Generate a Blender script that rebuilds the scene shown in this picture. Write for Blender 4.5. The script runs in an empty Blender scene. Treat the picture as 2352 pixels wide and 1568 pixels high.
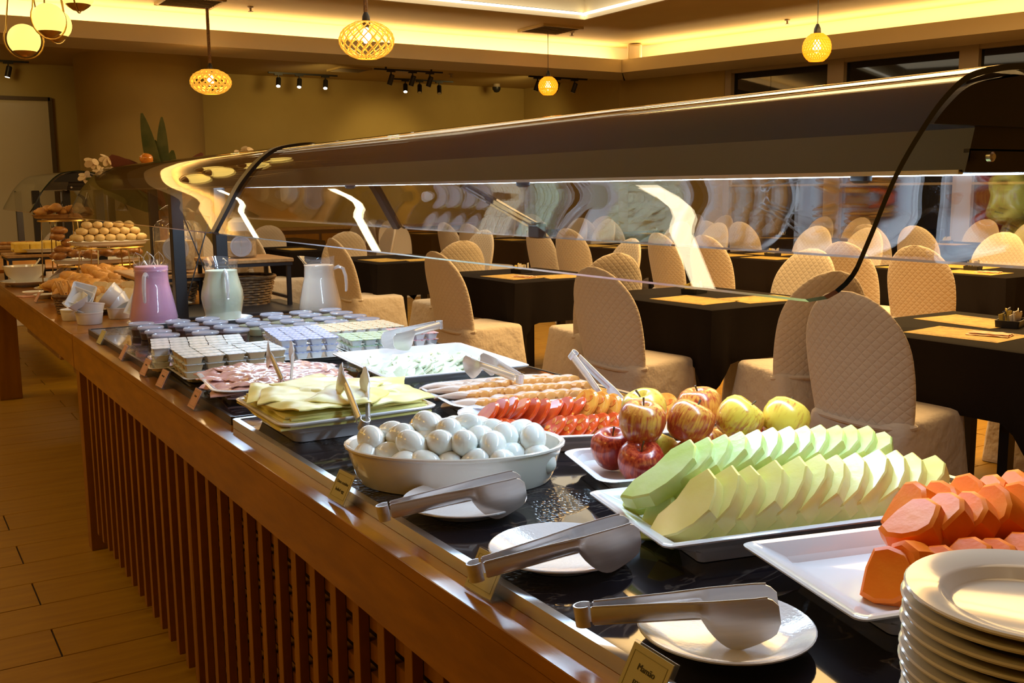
import bpy, bmesh, math, random
from mathutils import Vector, Matrix, Euler, noise
S=bpy.context.scene
COL=S.collection
R=math.radians; PI=math.pi
rnd=random.Random(7)
# ---------------------------------------------------------------- camera
EYE=Vector((0,0,1.39))
f_px=2350.0
pitch=math.atan((784-432)/f_px); yaw=math.atan(1476/math.hypot(f_px,352)); roll=0.0095
Fh=Vector((math.sin(yaw),math.cos(yaw),0)); Rt=Vector((math.cos(yaw),-math.sin(yaw),0)); Zu=Vector((0,0,1))
Fw=Fh*math.cos(pitch)-Zu*math.sin(pitch); Up=Fh*math.sin(pitch)+Zu*math.cos(pitch)
Rc=Rt*math.cos(roll)-Up*math.sin(roll); Uc=Up*math.cos(roll)+Rt*math.sin(roll)
cd=bpy.data.cameras.new('camera'); cam=bpy.data.objects.new('camera',cd); COL.objects.link(cam)
cd.sensor_width=36; cd.lens=36*f_px/2352; cd.clip_start=.05; cd.clip_end=200
mw=Matrix((( Rc.x,Uc.x,-Fw.x,EYE.x),(Rc.y,Uc.y,-Fw.y,EYE.y),(Rc.z,Uc.z,-Fw.z,EYE.z),(0,0,0,1)))
cam.matrix_world=mw; S.camera=cam
# ---------------------------------------------------------------- world, exposure, lights
S.view_settings.view_transform='Standard'; S.view_settings.look='None'
S.view_settings.gamma=1; S.view_settings.use_curve_mapping=False
S.view_settings.exposure=0.3
w=bpy.data.worlds.new('night'); S.world=w; w.use_nodes=True
w.node_tree.nodes['Background'].inputs[0].default_value=(.004,.006,.012,1)
w.node_tree.nodes['Background'].inputs[1].default_value=1
WARM=(1,.66,.22); COOL=(.56,.77,1)
def area(name,loc,sx,sy,power,col,rot=(0,0,0),spread=None):
    l=bpy.data.lights.new(name,'AREA'); l.shape='RECTANGLE'; l.size=sx; l.size_y=sy; l.energy=power; l.color=col
    if spread: l.spread=spread
    o=bpy.data.objects.new(name,l); o.location=loc; o.rotation_euler=rot; COL.objects.link(o); return o
def spot(name,loc,target,power,col,ang=50,r=.22):
    l=bpy.data.lights.new(name,'SPOT'); l.energy=power; l.color=col; l.spot_size=R(ang); l.spot_blend=.7; l.shadow_soft_size=r
    o=bpy.data.objects.new(name,l); o.location=loc
    o.rotation_euler=(Vector(target)-Vector(loc)).to_track_quat('-Z','Y').to_euler(); COL.objects.link(o); return o
ZC=3.43; ZB=3.02; ZO=3.10; YB=12.0
# soft fill added under the hall ceiling to brighten it, outside the frame
area('hall_fill_light',(5.6,4.2,3.38),3.2,3.2,250,(1,.62,.24))
area('hall_fill_light',(2.0,1.0,3.38),1.2,2.0,13,(1,.72,.42))
area('hall_fill_light',(8.5,4.6,3.38),2.0,2.5,120,(1,.62,.2))
for (xx,yy) in ((-1.9,1.2),(-1.9,3.2),(-1.9,5.2),(-1.9,7.2),(-1.9,9.2)):
    area('aisle_fill_light',(xx,yy,3.38),.45,.45,11,(1,.55,.08))  # small fill areas added for aisle ambient, not known fixtures
# linear lights across the aisle ceiling (mirrored in the curved glass)
for yy in (3.95,8.0,11.2):
    area('aisle_linear_light',(-1.35,yy,3.40),2.9,.17,15,(1,.82,.52))
# cove light strips lying in the trough behind the beam
area('cove_light',(4.2,YB+.26,3.155),10.6,.06,100,(1,.71,.36),rot=(PI,0,0))
cx0,cy0,cx1,cy1=9.35,12.0,11.05,4.9
aR=math.atan2(cx1-cx0,cy0-cy1)
area('cove_light',((cx0+cx1)/2+.24,(cy0+cy1)/2,3.155),.06,7.3,76,(1,.69,.32),rot=(PI,0,aR))
# buffet lights under the glass hood: cool white strips
for (y0,y1,p) in ((.82,1.75,5.3),(1.78,3.3,5.6),(3.4,4.35,3.6)):
    for sg in (-1,1): area('hood_strip_light',(1.276+sg*.032,(y0+y1)/2,1.417),.030,y1-y0,p,COOL,rot=(0,-sg*R(45),0))
area('hood_strip_light',(1.275,5.4,1.398),.10,1.8,4,(1,.7,.35))
area('hood_strip_light',(1.275,8.7,1.398),.10,1.4,8,(1,.65,.3))
# skylight box
area('skylight_light',(5.3,8.6,3.66),4.2,3.2,60,(1,.86,.6))
# track spots on the rear wall
for (x,p,a_) in ((7.0,50,60),(5.5,30,130),(8.8,32,130),(.9,22,120)):
    spot('track_spot_light',(x,13.6,2.98),(x+.1,15.4,1.9),p,(1,.70,.25),a_)
# ---------------------------------------------------------------- materials
MATS={}
def newmat(n):
    m=bpy.data.materials.new(n); m.use_nodes=True; nt=m.node_tree; return m,nt,nt.nodes['Principled BSDF']
def pm(n,c,rough=.5,metal=0,c2=None,ns=8,stretch=(1,1,1),bump=0,bs=60,coat=0,sss=0,spec=None,sheen=0,detail=4,trans=0,lo=.35,hi=.65,bd=.01):
    m,nt,b=newmat(n); N=nt.nodes; Lk=nt.links
    b.inputs['Base Color'].default_value=(*c,1); b.inputs['Roughness'].default_value=rough; b.inputs['Metallic'].default_value=metal
    b.inputs['Coat Weight'].default_value=coat; b.inputs['Coat Roughness'].default_value=.08
    if sss: b.inputs['Subsurface Weight'].default_value=sss; b.inputs['Subsurface Radius'].default_value=(.012,.008,.004); b.inputs['Subsurface Scale'].default_value=.6
    if spec is not None: b.inputs['Specular IOR Level'].default_value=spec
    if sheen: b.inputs['Sheen Weight'].default_value=sheen
    if trans: b.inputs['Transmission Weight'].default_value=trans
    tc=mp=None
    if c2 or bump:
        tc=N.new('ShaderNodeTexCoord'); mp=N.new('ShaderNodeMapping'); Lk.new(tc.outputs['Object'],mp.inputs[0])
        mp.inputs['Scale'].default_value=stretch
    if c2:
        nz=N.new('ShaderNodeTexNoise'); nz.inputs['Scale'].default_value=ns; nz.inputs['Detail'].default_value=detail
        Lk.new(mp.outputs[0],nz.inputs['Vector'])
        cr=N.new('ShaderNodeValToRGB'); cr.color_ramp.elements[0].position=lo; cr.color_ramp.elements[1].position=hi
        cr.color_ramp.elements[0].color=(*c,1); cr.color_ramp.elements[1].color=(*c2,1)
        Lk.new(nz.outputs['Fac'],cr.inputs[0]); Lk.new(cr.outputs[0],b.inputs['Base Color'])
    if bump:
        nb=N.new('ShaderNodeTexNoise'); nb.inputs['Scale'].default_value=bs; nb.inputs['Detail'].default_value=3
        Lk.new(mp.outputs[0],nb.inputs['Vector'])
        bp=N.new('ShaderNodeBump'); bp.inputs['Strength'].default_value=bump; bp.inputs['Distance'].default_value=bd
        Lk.new(nb.outputs['Fac'],bp.inputs['Height']); Lk.new(bp.outputs[0],b.inputs['Normal'])
    MATS[n]=m; return m
def emis(n,c,s):
    m,nt,b=newmat(n); b.inputs['Base Color'].default_value=(*c,1); b.inputs['Emission Color'].default_value=(*c,1); b.inputs['Emission Strength'].default_value=s; MATS[n]=m; return m
def thin_glass(n,tint=(1,1,1),f0=.05,rough=0.0,diff=0,dcol=(1,1,1)):
    m=bpy.data.materials.new(n); m.use_nodes=True; nt=m.node_tree; N=nt.nodes; Lk=nt.links
    N.remove(N['Principled BSDF']); out=N['Material Output']
    ge=N.new('ShaderNodeNewGeometry'); dt=N.new('ShaderNodeVectorMath'); dt.operation='DOT_PRODUCT'
    Lk.new(ge.outputs['Incoming'],dt.inputs[0]); Lk.new(ge.outputs['Normal'],dt.inputs[1])
    ab=N.new('ShaderNodeMath'); ab.operation='ABSOLUTE'; Lk.new(dt.outputs['Value'],ab.inputs[0])
    om=N.new('ShaderNodeMath'); om.operation='SUBTRACT'; om.inputs[0].default_value=1; Lk.new(ab.outputs[0],om.inputs[1])
    pw=N.new('ShaderNodeMath'); pw.operation='POWER'; pw.inputs[1].default_value=4.8; Lk.new(om.outputs[0],pw.inputs[0])
    ma=N.new('ShaderNodeMath'); ma.operation='MULTIPLY_ADD'; ma.inputs[1].default_value=1-f0; ma.inputs[2].default_value=f0; ma.use_clamp=True
    Lk.new(pw.outputs[0],ma.inputs[0])
    tr=N.new('ShaderNodeBsdfTransparent'); tr.inputs[0].default_value=(*tint,1)
    gl=N.new('ShaderNodeBsdfGlossy'); gl.inputs['Roughness'].default_value=rough
    mx=N.new('ShaderNodeMixShader'); Lk.new(ma.outputs[0],mx.inputs[0]); Lk.new(tr.outputs[0],mx.inputs[1]); Lk.new(gl.outputs[0],mx.inputs[2])
    last=mx
    if diff:
        df=N.new('ShaderNodeBsdfDiffuse'); df.inputs[0].default_value=(*dcol,1); m2=N.new('ShaderNodeMixShader'); m2.inputs[0].default_value=diff
        Lk.new(mx.outputs[0],m2.inputs[1]); Lk.new(df.outputs[0],m2.inputs[2]); last=m2
    Lk.new(last.outputs[0],out.inputs[0]); MATS[n]=m; return m
wood=pm('varnished_wood',(.36,.140,.004),.28,c2=(.24,.085,.003),spec=.4,ns=5,stretch=(6,1.2,6),coat=.35,bump=.03,bs=30,detail=6)
woodS=pm('slat_wood',(.30,.125,.003),.5,spec=.3,c2=(.23,.09,.003),ns=4,stretch=(6,6,.8),detail=5)
woodin=pm('dark_wood',(.035,.009,.003),.7)
plankm=pm('plank_tile',(.34,.175,.004),.42,spec=.3,c2=(.27,.13,.003),ns=3,stretch=(1.2,9,1),detail=6,bump=.03,bs=20)
grout=pm('grout',(.035,.016,.006),.8)
wallm=pm('plaster',(.46,.34,.11),.85,c2=(.43,.315,.10),ns=2,bump=.05,bs=40)
ceilm=pm('ceiling_paint',(.52,.38,.14),.8,c2=(.44,.31,.11),ns=.6)
beamm=pm('beam_paint',(.62,.53,.36),.75)
steel=pm('brushed_steel',(.78,.78,.79),.32,.6,c2=(.68,.68,.70),ns=12,stretch=(1,1,8))
steelb=pm('tray_edge_steel',(.66,.66,.67),.3,1)
blackm=pm('black_metal',(.012,.012,.014),.42)
hoodm=pm('hood_brown',(.016,.011,.007),.4)
china=pm('white_china',(.80,.82,.85),.12,coat=.5)
china2=pm('cream_china',(.76,.74,.68),.15,coat=.5)
edgeg=pm('glass_edge',(.012,.022,.018),.12)
glass=thin_glass('guard_glass',(.985,.985,.975),.05)
glassR=thin_glass('rear_guard_glass',(.985,.985,.975),.125)
clear=thin_glass('clear_plastic',(.95,.95,.96),.05,.05,.04,(.75,.76,.8))
jugg=thin_glass('jug_glass',(.93,.93,.95),.09,0,.04)
lidm=thin_glass('cup_lid_plastic',(.85,.86,.92),.07,.12,.30,(.62,.66,.78))
winglass=pm('night_window_glass',(.004,.006,.010),.03,spec=.6)
mullm=pm('mullion_paint',(.36,.29,.20),.6)
cloth=pm('black_cloth',(.009,.006,.005),.9,spec=.12,bump=.2,bs=200,bd=.002)
matm=pm('placemat_paper',(.55,.36,.07),.7,c2=(.44,.28,.05),ns=18,lo=.45,hi=.55)
matb=pm('placemat_print',(.26,.16,.03),.7,c2=(.5,.33,.07),ns=60,lo=.4,hi=.6)
napk=pm('napkin_paper',(.75,.32,.14),.7,c2=(.8,.6,.4),ns=30)
# quilted chair cover
def cover_mat():
    m,nt,b=newmat('quilted_cover'); N=nt.nodes; Lk=nt.links
    b.inputs['Base Color'].default_value=(.70,.61,.50,1); b.inputs['Roughness'].default_value=.8; b.inputs['Sheen Weight'].default_value=.2
    tc=N.new('ShaderNodeTexCoord'); sp=N.new('ShaderNodeSeparateXYZ'); Lk.new(tc.outputs['Object'],sp.inputs[0])
    def mth(op,a,bv=None,c=None):
        n=N.new('ShaderNodeMath'); n.operation=op
        for i,v in enumerate((a,bv,c)):
            if v is None: continue
            if isinstance(v,(int,float)): n.inputs[i].default_value=v
            else: Lk.new(v,n.inputs[i])
        return n.outputs[0]
    u=mth('ADD',sp.outputs['Y'],sp.outputs['Z']); v=mth('SUBTRACT',sp.outputs['Y'],sp.outputs['Z'])
    k=78
    a=mth('ABSOLUTE',mth('SINE',mth('MULTIPLY',u,k))); c=mth('ABSOLUTE',mth('SINE',mth('MULTIPLY',v,k)))
    h=mth('POWER',mth('MINIMUM',a,c),.45)
    bp=N.new('ShaderNodeBump'); bp.inputs['Strength'].default_value=.5; bp.inputs['Distance'].default_value=.005; Lk.new(h,bp.inputs['Height'])
    Lk.new(bp.outputs[0],b.inputs['Normal']); return m
coverq=cover_mat()
coverp=pm('plain_cover',(.68,.60,.50),.8,bump=.5,bs=11,bd=.04,sheen=.2)
# polished black stone with pale veins and beaded water
def stone_mat():
    m,nt,b=newmat('black_stone'); N=nt.nodes; Lk=nt.links
    b.inputs['Roughness'].default_value=.07; b.inputs['Coat Weight'].default_value=.3
    tc=N.new('ShaderNodeTexCoord'); n1=N.new('ShaderNodeTexNoise'); n1.inputs['Scale'].default_value=2.6; n1.inputs['Detail'].default_value=9; n1.inputs['Distortion'].default_value=1.6
    mp=N.new('ShaderNodeMapping'); mp.inputs['Scale'].default_value=(1,2.2,1); mp.inputs['Rotation'].default_value=(0,0,.5)
    Lk.new(tc.outputs['Object'],mp.inputs[0]); Lk.new(mp.outputs[0],n1.inputs['Vector'])
    cr=N.new('ShaderNodeValToRGB'); e=cr.color_ramp.elements; e[0].position=.488; e[0].color=(.008,.006,.009,1); e[1].position=.512; e[1].color=(.008,.006,.008,1)
    x=e.new(.5); x.color=(.075,.06,.052,1)
    Lk.new(n1.outputs['Fac'],cr.inputs[0]); Lk.new(cr.outputs[0],b.inputs['Base Color'])
    vo=N.new('ShaderNodeTexVoronoi'); vo.inputs['Scale'].default_value=120; Lk.new(tc.outputs['Object'],vo.inputs['Vector'])
    n2=N.new('ShaderNodeTexNoise'); n2.inputs['Scale'].default_value=4.5; n2.inputs['Detail'].default_value=2; Lk.new(tc.outputs['Object'],n2.inputs['Vector'])
    c2=N.new('ShaderNodeValToRGB'); c2.color_ramp.elements[0].position=.54; c2.color_ramp.elements[1].position=.60; Lk.new(n2.outputs['Fac'],c2.inputs[0])
    mu=N.new('ShaderNodeMath'); mu.operation='MULTIPLY'; Lk.new(vo.outputs['Distance'],mu.inputs[0]); Lk.new(c2.outputs[0],mu.inputs[1])
    bp=N.new('ShaderNodeBump'); bp.inputs['Strength'].default_value=.8; bp.inputs['Distance'].default_value=.004; Lk.new(mu.outputs[0],bp.inputs['Height']); Lk.new(bp.outputs[0],b.inputs['Normal'])
    return m
stone=stone_mat()
def apple_mat(n,base,streak,lo,hi):
    m,nt,b=newmat(n); N=nt.nodes; Lk=nt.links; b.inputs['Roughness'].default_value=.28; b.inputs['Coat Weight'].default_value=.3
    tc=N.new('ShaderNodeTexCoord'); oi=N.new('ShaderNodeObjectInfo')
    gr=N.new('ShaderNodeTexNoise'); gr.inputs['Scale'].default_value=1
    mp=N.new('ShaderNodeMapping'); mp.inputs['Scale'].default_value=(230,230,22); Lk.new(tc.outputs['Object'],mp.inputs[0])
    ad=N.new('ShaderNodeVectorMath'); Lk.new(mp.outputs[0],ad.inputs[0]); Lk.new(oi.outputs['Random'],ad.inputs[1])
    Lk.new(ad.outputs[0],gr.inputs['Vector']); gr.inputs['Detail'].default_value=5
    g2=N.new('ShaderNodeTexNoise'); g2.inputs['Scale'].default_value=12; Lk.new(tc.outputs['Object'],g2.inputs['Vector'])
    sm=N.new('ShaderNodeMath'); sm.operation='ADD'; Lk.new(gr.outputs['Fac'],sm.inputs[0]); Lk.new(g2.outputs['Fac'],sm.inputs[1])
    hf=N.new('ShaderNodeMath'); hf.operation='MULTIPLY'; hf.inputs[1].default_value=.5; Lk.new(sm.outputs[0],hf.inputs[0])
    cr=N.new('ShaderNodeValToRGB'); cr.color_ramp.elements[0].position=lo; cr.color_ramp.elements[1].position=hi
    cr.color_ramp.elements[0].color=(*base,1); cr.color_ramp.elements[1].color=(*streak,1); Lk.new(hf.outputs[0],cr.inputs[0]); Lk.new(cr.outputs[0],b.inputs['Base Color'])
    return m
APM={'r':apple_mat('red_apple_skin',(.62,.10,.03),(.30,.014,.010),.42,.54),
     'o':apple_mat('orange_apple_skin',(.72,.32,.05),(.45,.06,.02),.44,.55),
     'y':apple_mat('yellow_apple_skin',(.80,.55,.07),(.55,.15,.03),.49,.62)}
stemm=pm('stem',(.10,.06,.02),.7)
eggm=pm('egg_white',(.80,.84,.80),.16,sss=.15,coat=.4)
yolk=pm('egg_seam',(.55,.62,.25),.4)
tom_r=pm('tomato_red',(.62,.05,.008),.18,c2=(.66,.09,.015),ns=60,coat=.6)
tom_o=pm('tomato_orange',(.72,.22,.03),.15,c2=(.75,.34,.05),ns=70,coat=.6)
tom_s=pm('tomato_seed_flesh',(.74,.40,.07),.12,c2=(.66,.14,.02),ns=90,coat=.7)
melg=pm('honeydew_flesh',(.58,.74,.18),.25,c2=(.70,.82,.34),ns=14,sss=.2,coat=.3,bump=.05,bs=80)
mely=pm('melon_flesh',(.74,.66,.17),.28,c2=(.78,.70,.24),ns=14,sss=.2,coat=.25,bump=.05,bs=80)
papm=pm('papaya_flesh',(.88,.165,.006),.36,c2=(.90,.23,.014),ns=18,sss=.15,coat=.0,spec=.25,bump=.08,bs=60)
papo=pm('papaya_outer',(.82,.30,.09),.35,c2=(.80,.36,.12),ns=14,sss=.1)
hamm=pm('ham_slice',(.72,.42,.40),.18,c2=(.78,.50,.47),ns=22,coat=.5,bump=.1,bs=50)
cheesem=pm('yellow_cheese',(.80,.73,.20),.35,c2=(.84,.79,.34),ns=9,sss=.15)
whitec=pm('white_cheese',(.64,.71,.52),.4,c2=(.72,.77,.60),ns=14,sss=.15,bump=.1,bs=70)
turkm=pm('turkey_meat',(.64,.46,.36),.35,c2=(.70,.54,.44),ns=30,sss=.1)
turke=pm('turkey_rind',(.58,.20,.03),.4,c2=(.66,.32,.09),ns=60)
bread=pm('bread_crust',(.56,.26,.05),.55,c2=(.68,.38,.10),ns=16,bump=.2,bs=60)
breadp=pm('pale_bread',(.66,.46,.18),.65,c2=(.72,.55,.28),ns=20,bump=.25,bs=60)
choc=pm('glazed_pastry',(.26,.10,.03),.35,c2=(.50,.25,.07),ns=24)
cakem=pm('yellow_cake',(.74,.50,.05),.6,c2=(.78,.58,.12),ns=26,bump=.3,bs=50)
wick=pm('wicker',(.20,.11,.035),.7,c2=(.10,.05,.02),ns=60,bump=.4,bs=90)
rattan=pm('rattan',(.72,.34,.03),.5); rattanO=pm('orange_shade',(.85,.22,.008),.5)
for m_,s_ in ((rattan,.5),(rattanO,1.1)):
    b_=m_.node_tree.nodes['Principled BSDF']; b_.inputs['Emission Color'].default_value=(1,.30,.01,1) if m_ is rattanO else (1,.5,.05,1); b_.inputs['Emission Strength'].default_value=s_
bulb=emis('lamp_bulb',(1,.80,.35),14)
globe=emis('lit_globe',(1,.70,.16),1.25)
brass=pm('brass',(.55,.36,.10),.3,1)
led=emis('warm_led',(1,.66,.22),3.0); ledw=emis('white_led',(1,.92,.72),2.2)
spotl=emis('spot_lens',(1,.95,.85),10)
leafm=pm('green_leaf',(.06,.09,.02),.5,c2=(.12,.14,.04),ns=10); leafr=pm('red_leaf',(.16,.05,.03),.5); petal=pm('white_petal',(.75,.62,.42),.6)
foilB=pm('blue_white_foil',(.62,.68,.84),.28,c2=(.30,.38,.72),ns=95,lo=.50,hi=.58,detail=1)
foilW=pm('white_foil',(.74,.80,.84),.22,c2=(.52,.60,.62),ns=60,lo=.52,hi=.6,bump=.3,bs=70)
foilY=pm('cream_foil',(.78,.74,.56),.3,c2=(.72,.32,.08),ns=75,lo=.58,hi=.62,detail=1)
foilG=pm('green_foil',(.52,.72,.60),.28,c2=(.40,.55,.25),ns=80,lo=.52,hi=.58,detail=1)
foilP=pm('pink_foil',(.72,.52,.58),.28,c2=(.62,.05,.06),ns=70,lo=.57,hi=.62,detail=1)
cupw=pm('portion_cup_plastic',(.72,.74,.78),.4)
cuptan=pm('tan_portion_cup',(.55,.42,.24),.4)
jam=pm('dark_jam',(.10,.018,.010),.3); butter=pm('pale_butter',(.72,.74,.42),.4,sss=.1)
milkP=pm('pink_yoghurt',(.74,.36,.52),.35,sss=.2); milkG=pm('pale_green_drink',(.62,.70,.52),.35,sss=.2); milkC=pm('cream_drink',(.70,.60,.48),.35,sss=.2)
card=pm('pale_green_card',(.50,.46,.24),.6); ink=pm('dark_ink',(.05,.045,.02),.7); cardpk=pm('pink_card',(.62,.34,.28),.6)
sach=pm('sachet_paper',(.60,.56,.50),.6); sachy=pm('yellow_sachet',(.62,.48,.10),.6); sachb=pm('blue_sachet',(.05,.07,.16),.5)
panelm=pm('white_door',(.55,.48,.33),.6)
redled=emis('red_led',(1,.02,.01),3)
riserw=pm('riser_wood',(.42,.24,.09),.5,c2=(.30,.16,.05),ns=6,stretch=(8,1,8))
# ---------------------------------------------------------------- helpers
class G:
    def __init__(s): s.v=[]; s.f=[]
    def add(s,vs,fs,M=None):
        o=len(s.v)
        s.v+= [tuple(M@Vector(p)) for p in vs] if M is not None else [tuple(p) for p in vs]
        s.f+= [tuple(i+o for i in q) for q in fs]; return s
    def loft(s,rings,caps=True,M=None,closed=True):
        n=len(rings[0]); vs=[p for r in rings for p in r]; fs=[]
        for i in range(len(rings)-1):
            for j in range(n if closed else n-1):
                k=(j+1)%n; fs.append((i*n+j,i*n+k,(i+1)*n+k,(i+1)*n+j))
        if caps and closed: fs.append(tuple(range(n-1,-1,-1))); b=(len(rings)-1)*n; fs.append(tuple(range(b,b+n)))
        return s.add(vs,fs,M)
    def box(s,sx,sy,sz,c=(0,0,0),b=0,M=None):
        x,y,z=sx/2,sy/2,sz/2; cx,cy,cz=c
        if b<=0:
            rings=[[(cx-x,cy-y,h),(cx+x,cy-y,h),(cx+x,cy+y,h),(cx-x,cy+y,h)] for h in (cz-z,cz+z)]
        else:
            b=min(b,x*.9,y*.9,z*.9); rings=[]
            for h,i in ((-z,b),(-z+b,0),(z-b,0),(z,b)):
                rings.append([(cx+px,cy+py,cz+h) for px,py in rr(x-i,y-i,b*.6 if i==0 else b*.3,1)])
        return s.loft(rings,M=M)
    def lathe(s,prof,n=24,M=None,caps=True):
        return s.loft([[(r*math.cos(2*PI*j/n),r*math.sin(2*PI*j/n),z) for j in range(n)] for r,z in prof],caps,M)
    def tube(s,pts,r,n=6,M=None,closed=False):
        pts=[Vector(p) for p in pts]; rings=[]; u=None
        for i,p in enumerate(pts):
            if closed: d=(pts[(i+1)%len(pts)]-pts[i-1]).normalized()
            else: d=(pts[min(i+1,len(pts)-1)]-pts[max(i-1,0)]).normalized()
            if u is None: u=d.orthogonal().normalized()
            u=(u-d*u.dot(d)); u=u.normalized() if u.length>1e-6 else d.orthogonal().normalized()
            v=d.cross(u); rad=r[i] if isinstance(r,(list,tuple)) else r
            rings.append([tuple(p+(u*math.cos(2*PI*j/n)+v*math.sin(2*PI*j/n))*rad) for j in range(n)])
        if closed: rings.append(rings[0])
        return s.loft(rings,not closed,M)
    def prism(s,poly,h0,h1,M=None,bev=0):
        if not bev: return s.loft([[(x,y,h) for x,y in poly] for h in (h0,h1)],M=M)
        cx=sum(p[0] for p in poly)/len(poly); cy=sum(p[1] for p in poly)/len(poly)
        def sh(k): return [(cx+(x-cx)*k,cy+(y-cy)*k) for x,y in poly]
        d=max(math.hypot(x-cx,y-cy) for x,y in poly); k=1-bev/d
        return s.loft([[(x,y,h) for x,y in sh(q)] for h,q in ((h0,k),(h0+bev,1),(h1-bev,1),(h1,k))],M=M)
    def sheet(s,fn,nu,nv,th,M=None):
        top=[[Vector(fn(i/nu,j/nv)) for j in range(nv+1)] for i in range(nu+1)]
        vs=[];W=nv+1
        for i in range(nu+1):
            for j in range(nv+1): vs.append(top[i][j])
        n0=len(vs)
        for i in range(nu+1):
            for j in range(nv+1): vs.append(top[i][j]-Vector((0,0,th)))
        fs=[]
        for i in range(nu):
            for j in range(nv):
                a=i*W+j; fs.append((a,a+W,a+W+1,a+1)); fs.append((n0+a,n0+a+1,n0+a+W+1,n0+a+W))
        for i in range(nu):
            a=i*W; fs.append((a,n0+a,n0+a+W,a+W)); a=i*W+nv; fs.append((a,a+W,n0+a+W,n0+a))
        for j in range(nv):
            fs.append((j,j+1,n0+j+1,n0+j)); a=nu*W+j; fs.append((a,n0+a,n0+a+1,a+1))
        return s.add(vs,fs,M)
    def mesh(s,name,mat,smooth=True,ang=35):
        me=bpy.data.meshes.new(name); me.from_pydata(s.v,[],s.f); me.validate(); 
        bm=bmesh.new(); bm.from_mesh(me); bmesh.ops.recalc_face_normals(bm,faces=bm.faces); bm.to_mesh(me); bm.free()
        if smooth:
            me.shade_smooth()
            try: me.set_sharp_from_angle(angle=R(ang))
            except Exception: pass
        me.materials.append(mat); return me
def rr(a,b,r,n=4):
    r=min(r,a*.999,b*.999); out=[]
    for cx,cy,a0 in ((a-r,b-r,0),(-a+r,b-r,90),(-a+r,-b+r,180),(a-r,-b+r,270)):
        for k in range(n+1):
            t=R(a0+90*k/n); out.append((cx+r*math.cos(t),cy+r*math.sin(t)))
    return out
def rring(a,b,r,z,n=4): return [(x,y,z) for x,y in rr(a,b,r,n)]
def ell(a,b,z,n=32,k=2.0):
    o=[]
    for j in range(n):
        c,s_=math.cos(2*PI*j/n),math.sin(2*PI*j/n); o.append((a*math.copysign(abs(c)**(2/k),c),b*math.copysign(abs(s_)**(2/k),s_),z))
    return o
def link(o,parent=None,loc=(0,0,0),rot=(0,0,0),scale=None):
    o.location=loc; o.rotation_euler=rot
    if scale: o.scale=scale if isinstance(scale,(tuple,list)) else (scale,)*3
    if parent: o.parent=parent
    COL.objects.link(o); return o
def tag(o,label=None,cat=None,group=None,kind=None):
    if label: o['label']=label
    if cat: o['category']=cat
    if group: o['group']=group
    if kind: o['kind']=kind
    return o
def ob(name,g,mat=None,parent=None,loc=(0,0,0),rot=(0,0,0),label=None,cat=None,group=None,kind=None,smooth=True,ang=35,scale=None):
    me=g if isinstance(g,bpy.types.Mesh) else g.mesh(name,mat,smooth,ang)
    o=bpy.data.objects.new(name,me); link(o,parent,loc,rot,scale); return tag(o,label,cat,group,kind)
def thing(name,label,cat,loc=(0,0,0),rot=(0,0,0),group=None,scale=None):
    o=bpy.data.objects.new(name,None); o.empty_display_size=.05; link(o,None,loc,rot,scale); return tag(o,label,cat,group)
def dup(src,loc,rot=(0,0,0),label=None,group=None,scale=None,skip=()):
    c=src.copy(); COL.objects.link(c); c.location=loc; c.rotation_euler=rot
    if scale: c.scale=scale if isinstance(scale,(tuple,list)) else (scale,)*3
    if label: c['label']=label
    if group: c['group']=group
    for ch in list(src.children):
        d=ch.copy(); COL.objects.link(d); d.parent=c
        for g2 in list(ch.children):
            e=g2.copy(); COL.objects.link(e); e.parent=d
    return c
ORD=['first','second','third','fourth','fifth','sixth','seventh','eighth','ninth','tenth','eleventh','twelfth','thirteenth','fourteenth','fifteenth','sixteenth','seventeenth','eighteenth','nineteenth','twentieth','21st','22nd','23rd','24th','25th','26th','27th','28th','29th','30th']
def T(x,y,z): return Matrix.Translation((x,y,z))
def RX(a): return Matrix.Rotation(a,4,'X')
def RY(a): return Matrix.Rotation(a,4,'Y')
def RZ(a): return Matrix.Rotation(a,4,'Z')
def struct(name,g,mat,**k): return ob(name,g,mat,kind='structure',**k)
def qb(x0,x1,y0,y1,z0,z1,b=0): return G().box(x1-x0,y1-y0,z1-z0,((x0+x1)/2,(y0+y1)/2,(z0+z1)/2),b)
# ================================================================ ROOM
fl=struct('floor',qb(-3.2,13.2,-3.0,15.9,-.05,-.008),grout,smooth=False)
PL=1.2; PW=.231; y00=4.133-.0
plank_me=G().box(PL-.006,PW-.004,.009,(0,0,-.0035),.0015).mesh('plank',plankm,False)
spots_=[]
for k in range(-30,52):
    yc=y00+PW*(k+.5)
    if yc>15.6 or yc<-2.8: continue
    off=.38 if k%2==0 else .38-.6
    for j in range(-4,12):
        xc=off+PL*(j+.5)
        if -3.1<xc<12.9: spots_.append((xc,yc))
def inview(x,y):
    v=Vector((x,y,0))-EYE; d=v.dot(Fw)
    if d<.3: return -1
    u=v.dot(Rc)/d; w_=-v.dot(Uc)/d
    if abs(u)<.52 and abs(w_)<.36: return (3 if x<1.0 else 1)*10/d
    return -1
spots_.sort(key=lambda p:-inview(*p))
for (x,y) in spots_[:290]: ob('plank',plank_me,parent=fl,loc=(x,y,0))
g=G()
for (x,y) in spots_[290:]: g.box(PL-.006,PW-.004,.009,(x,y,-.0035))
ob('plank_field',g,plankm,parent=fl,kind='stuff',smooth=False)
# walls
struct('wall_back',qb(-3.2,10.4,15.4,15.6,0,3.5),wallm,smooth=False)
struct('wall_left',qb(-3.2,-3.05,-3.0,15.4,0,3.5),wallm,smooth=False)
struct('wall_front',qb(-3.2,13.2,-3.1,-3.0,0,3.5),wallm,smooth=False)
def slab(pts,z0,z1): return G().prism(pts,z0,z1)
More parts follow.
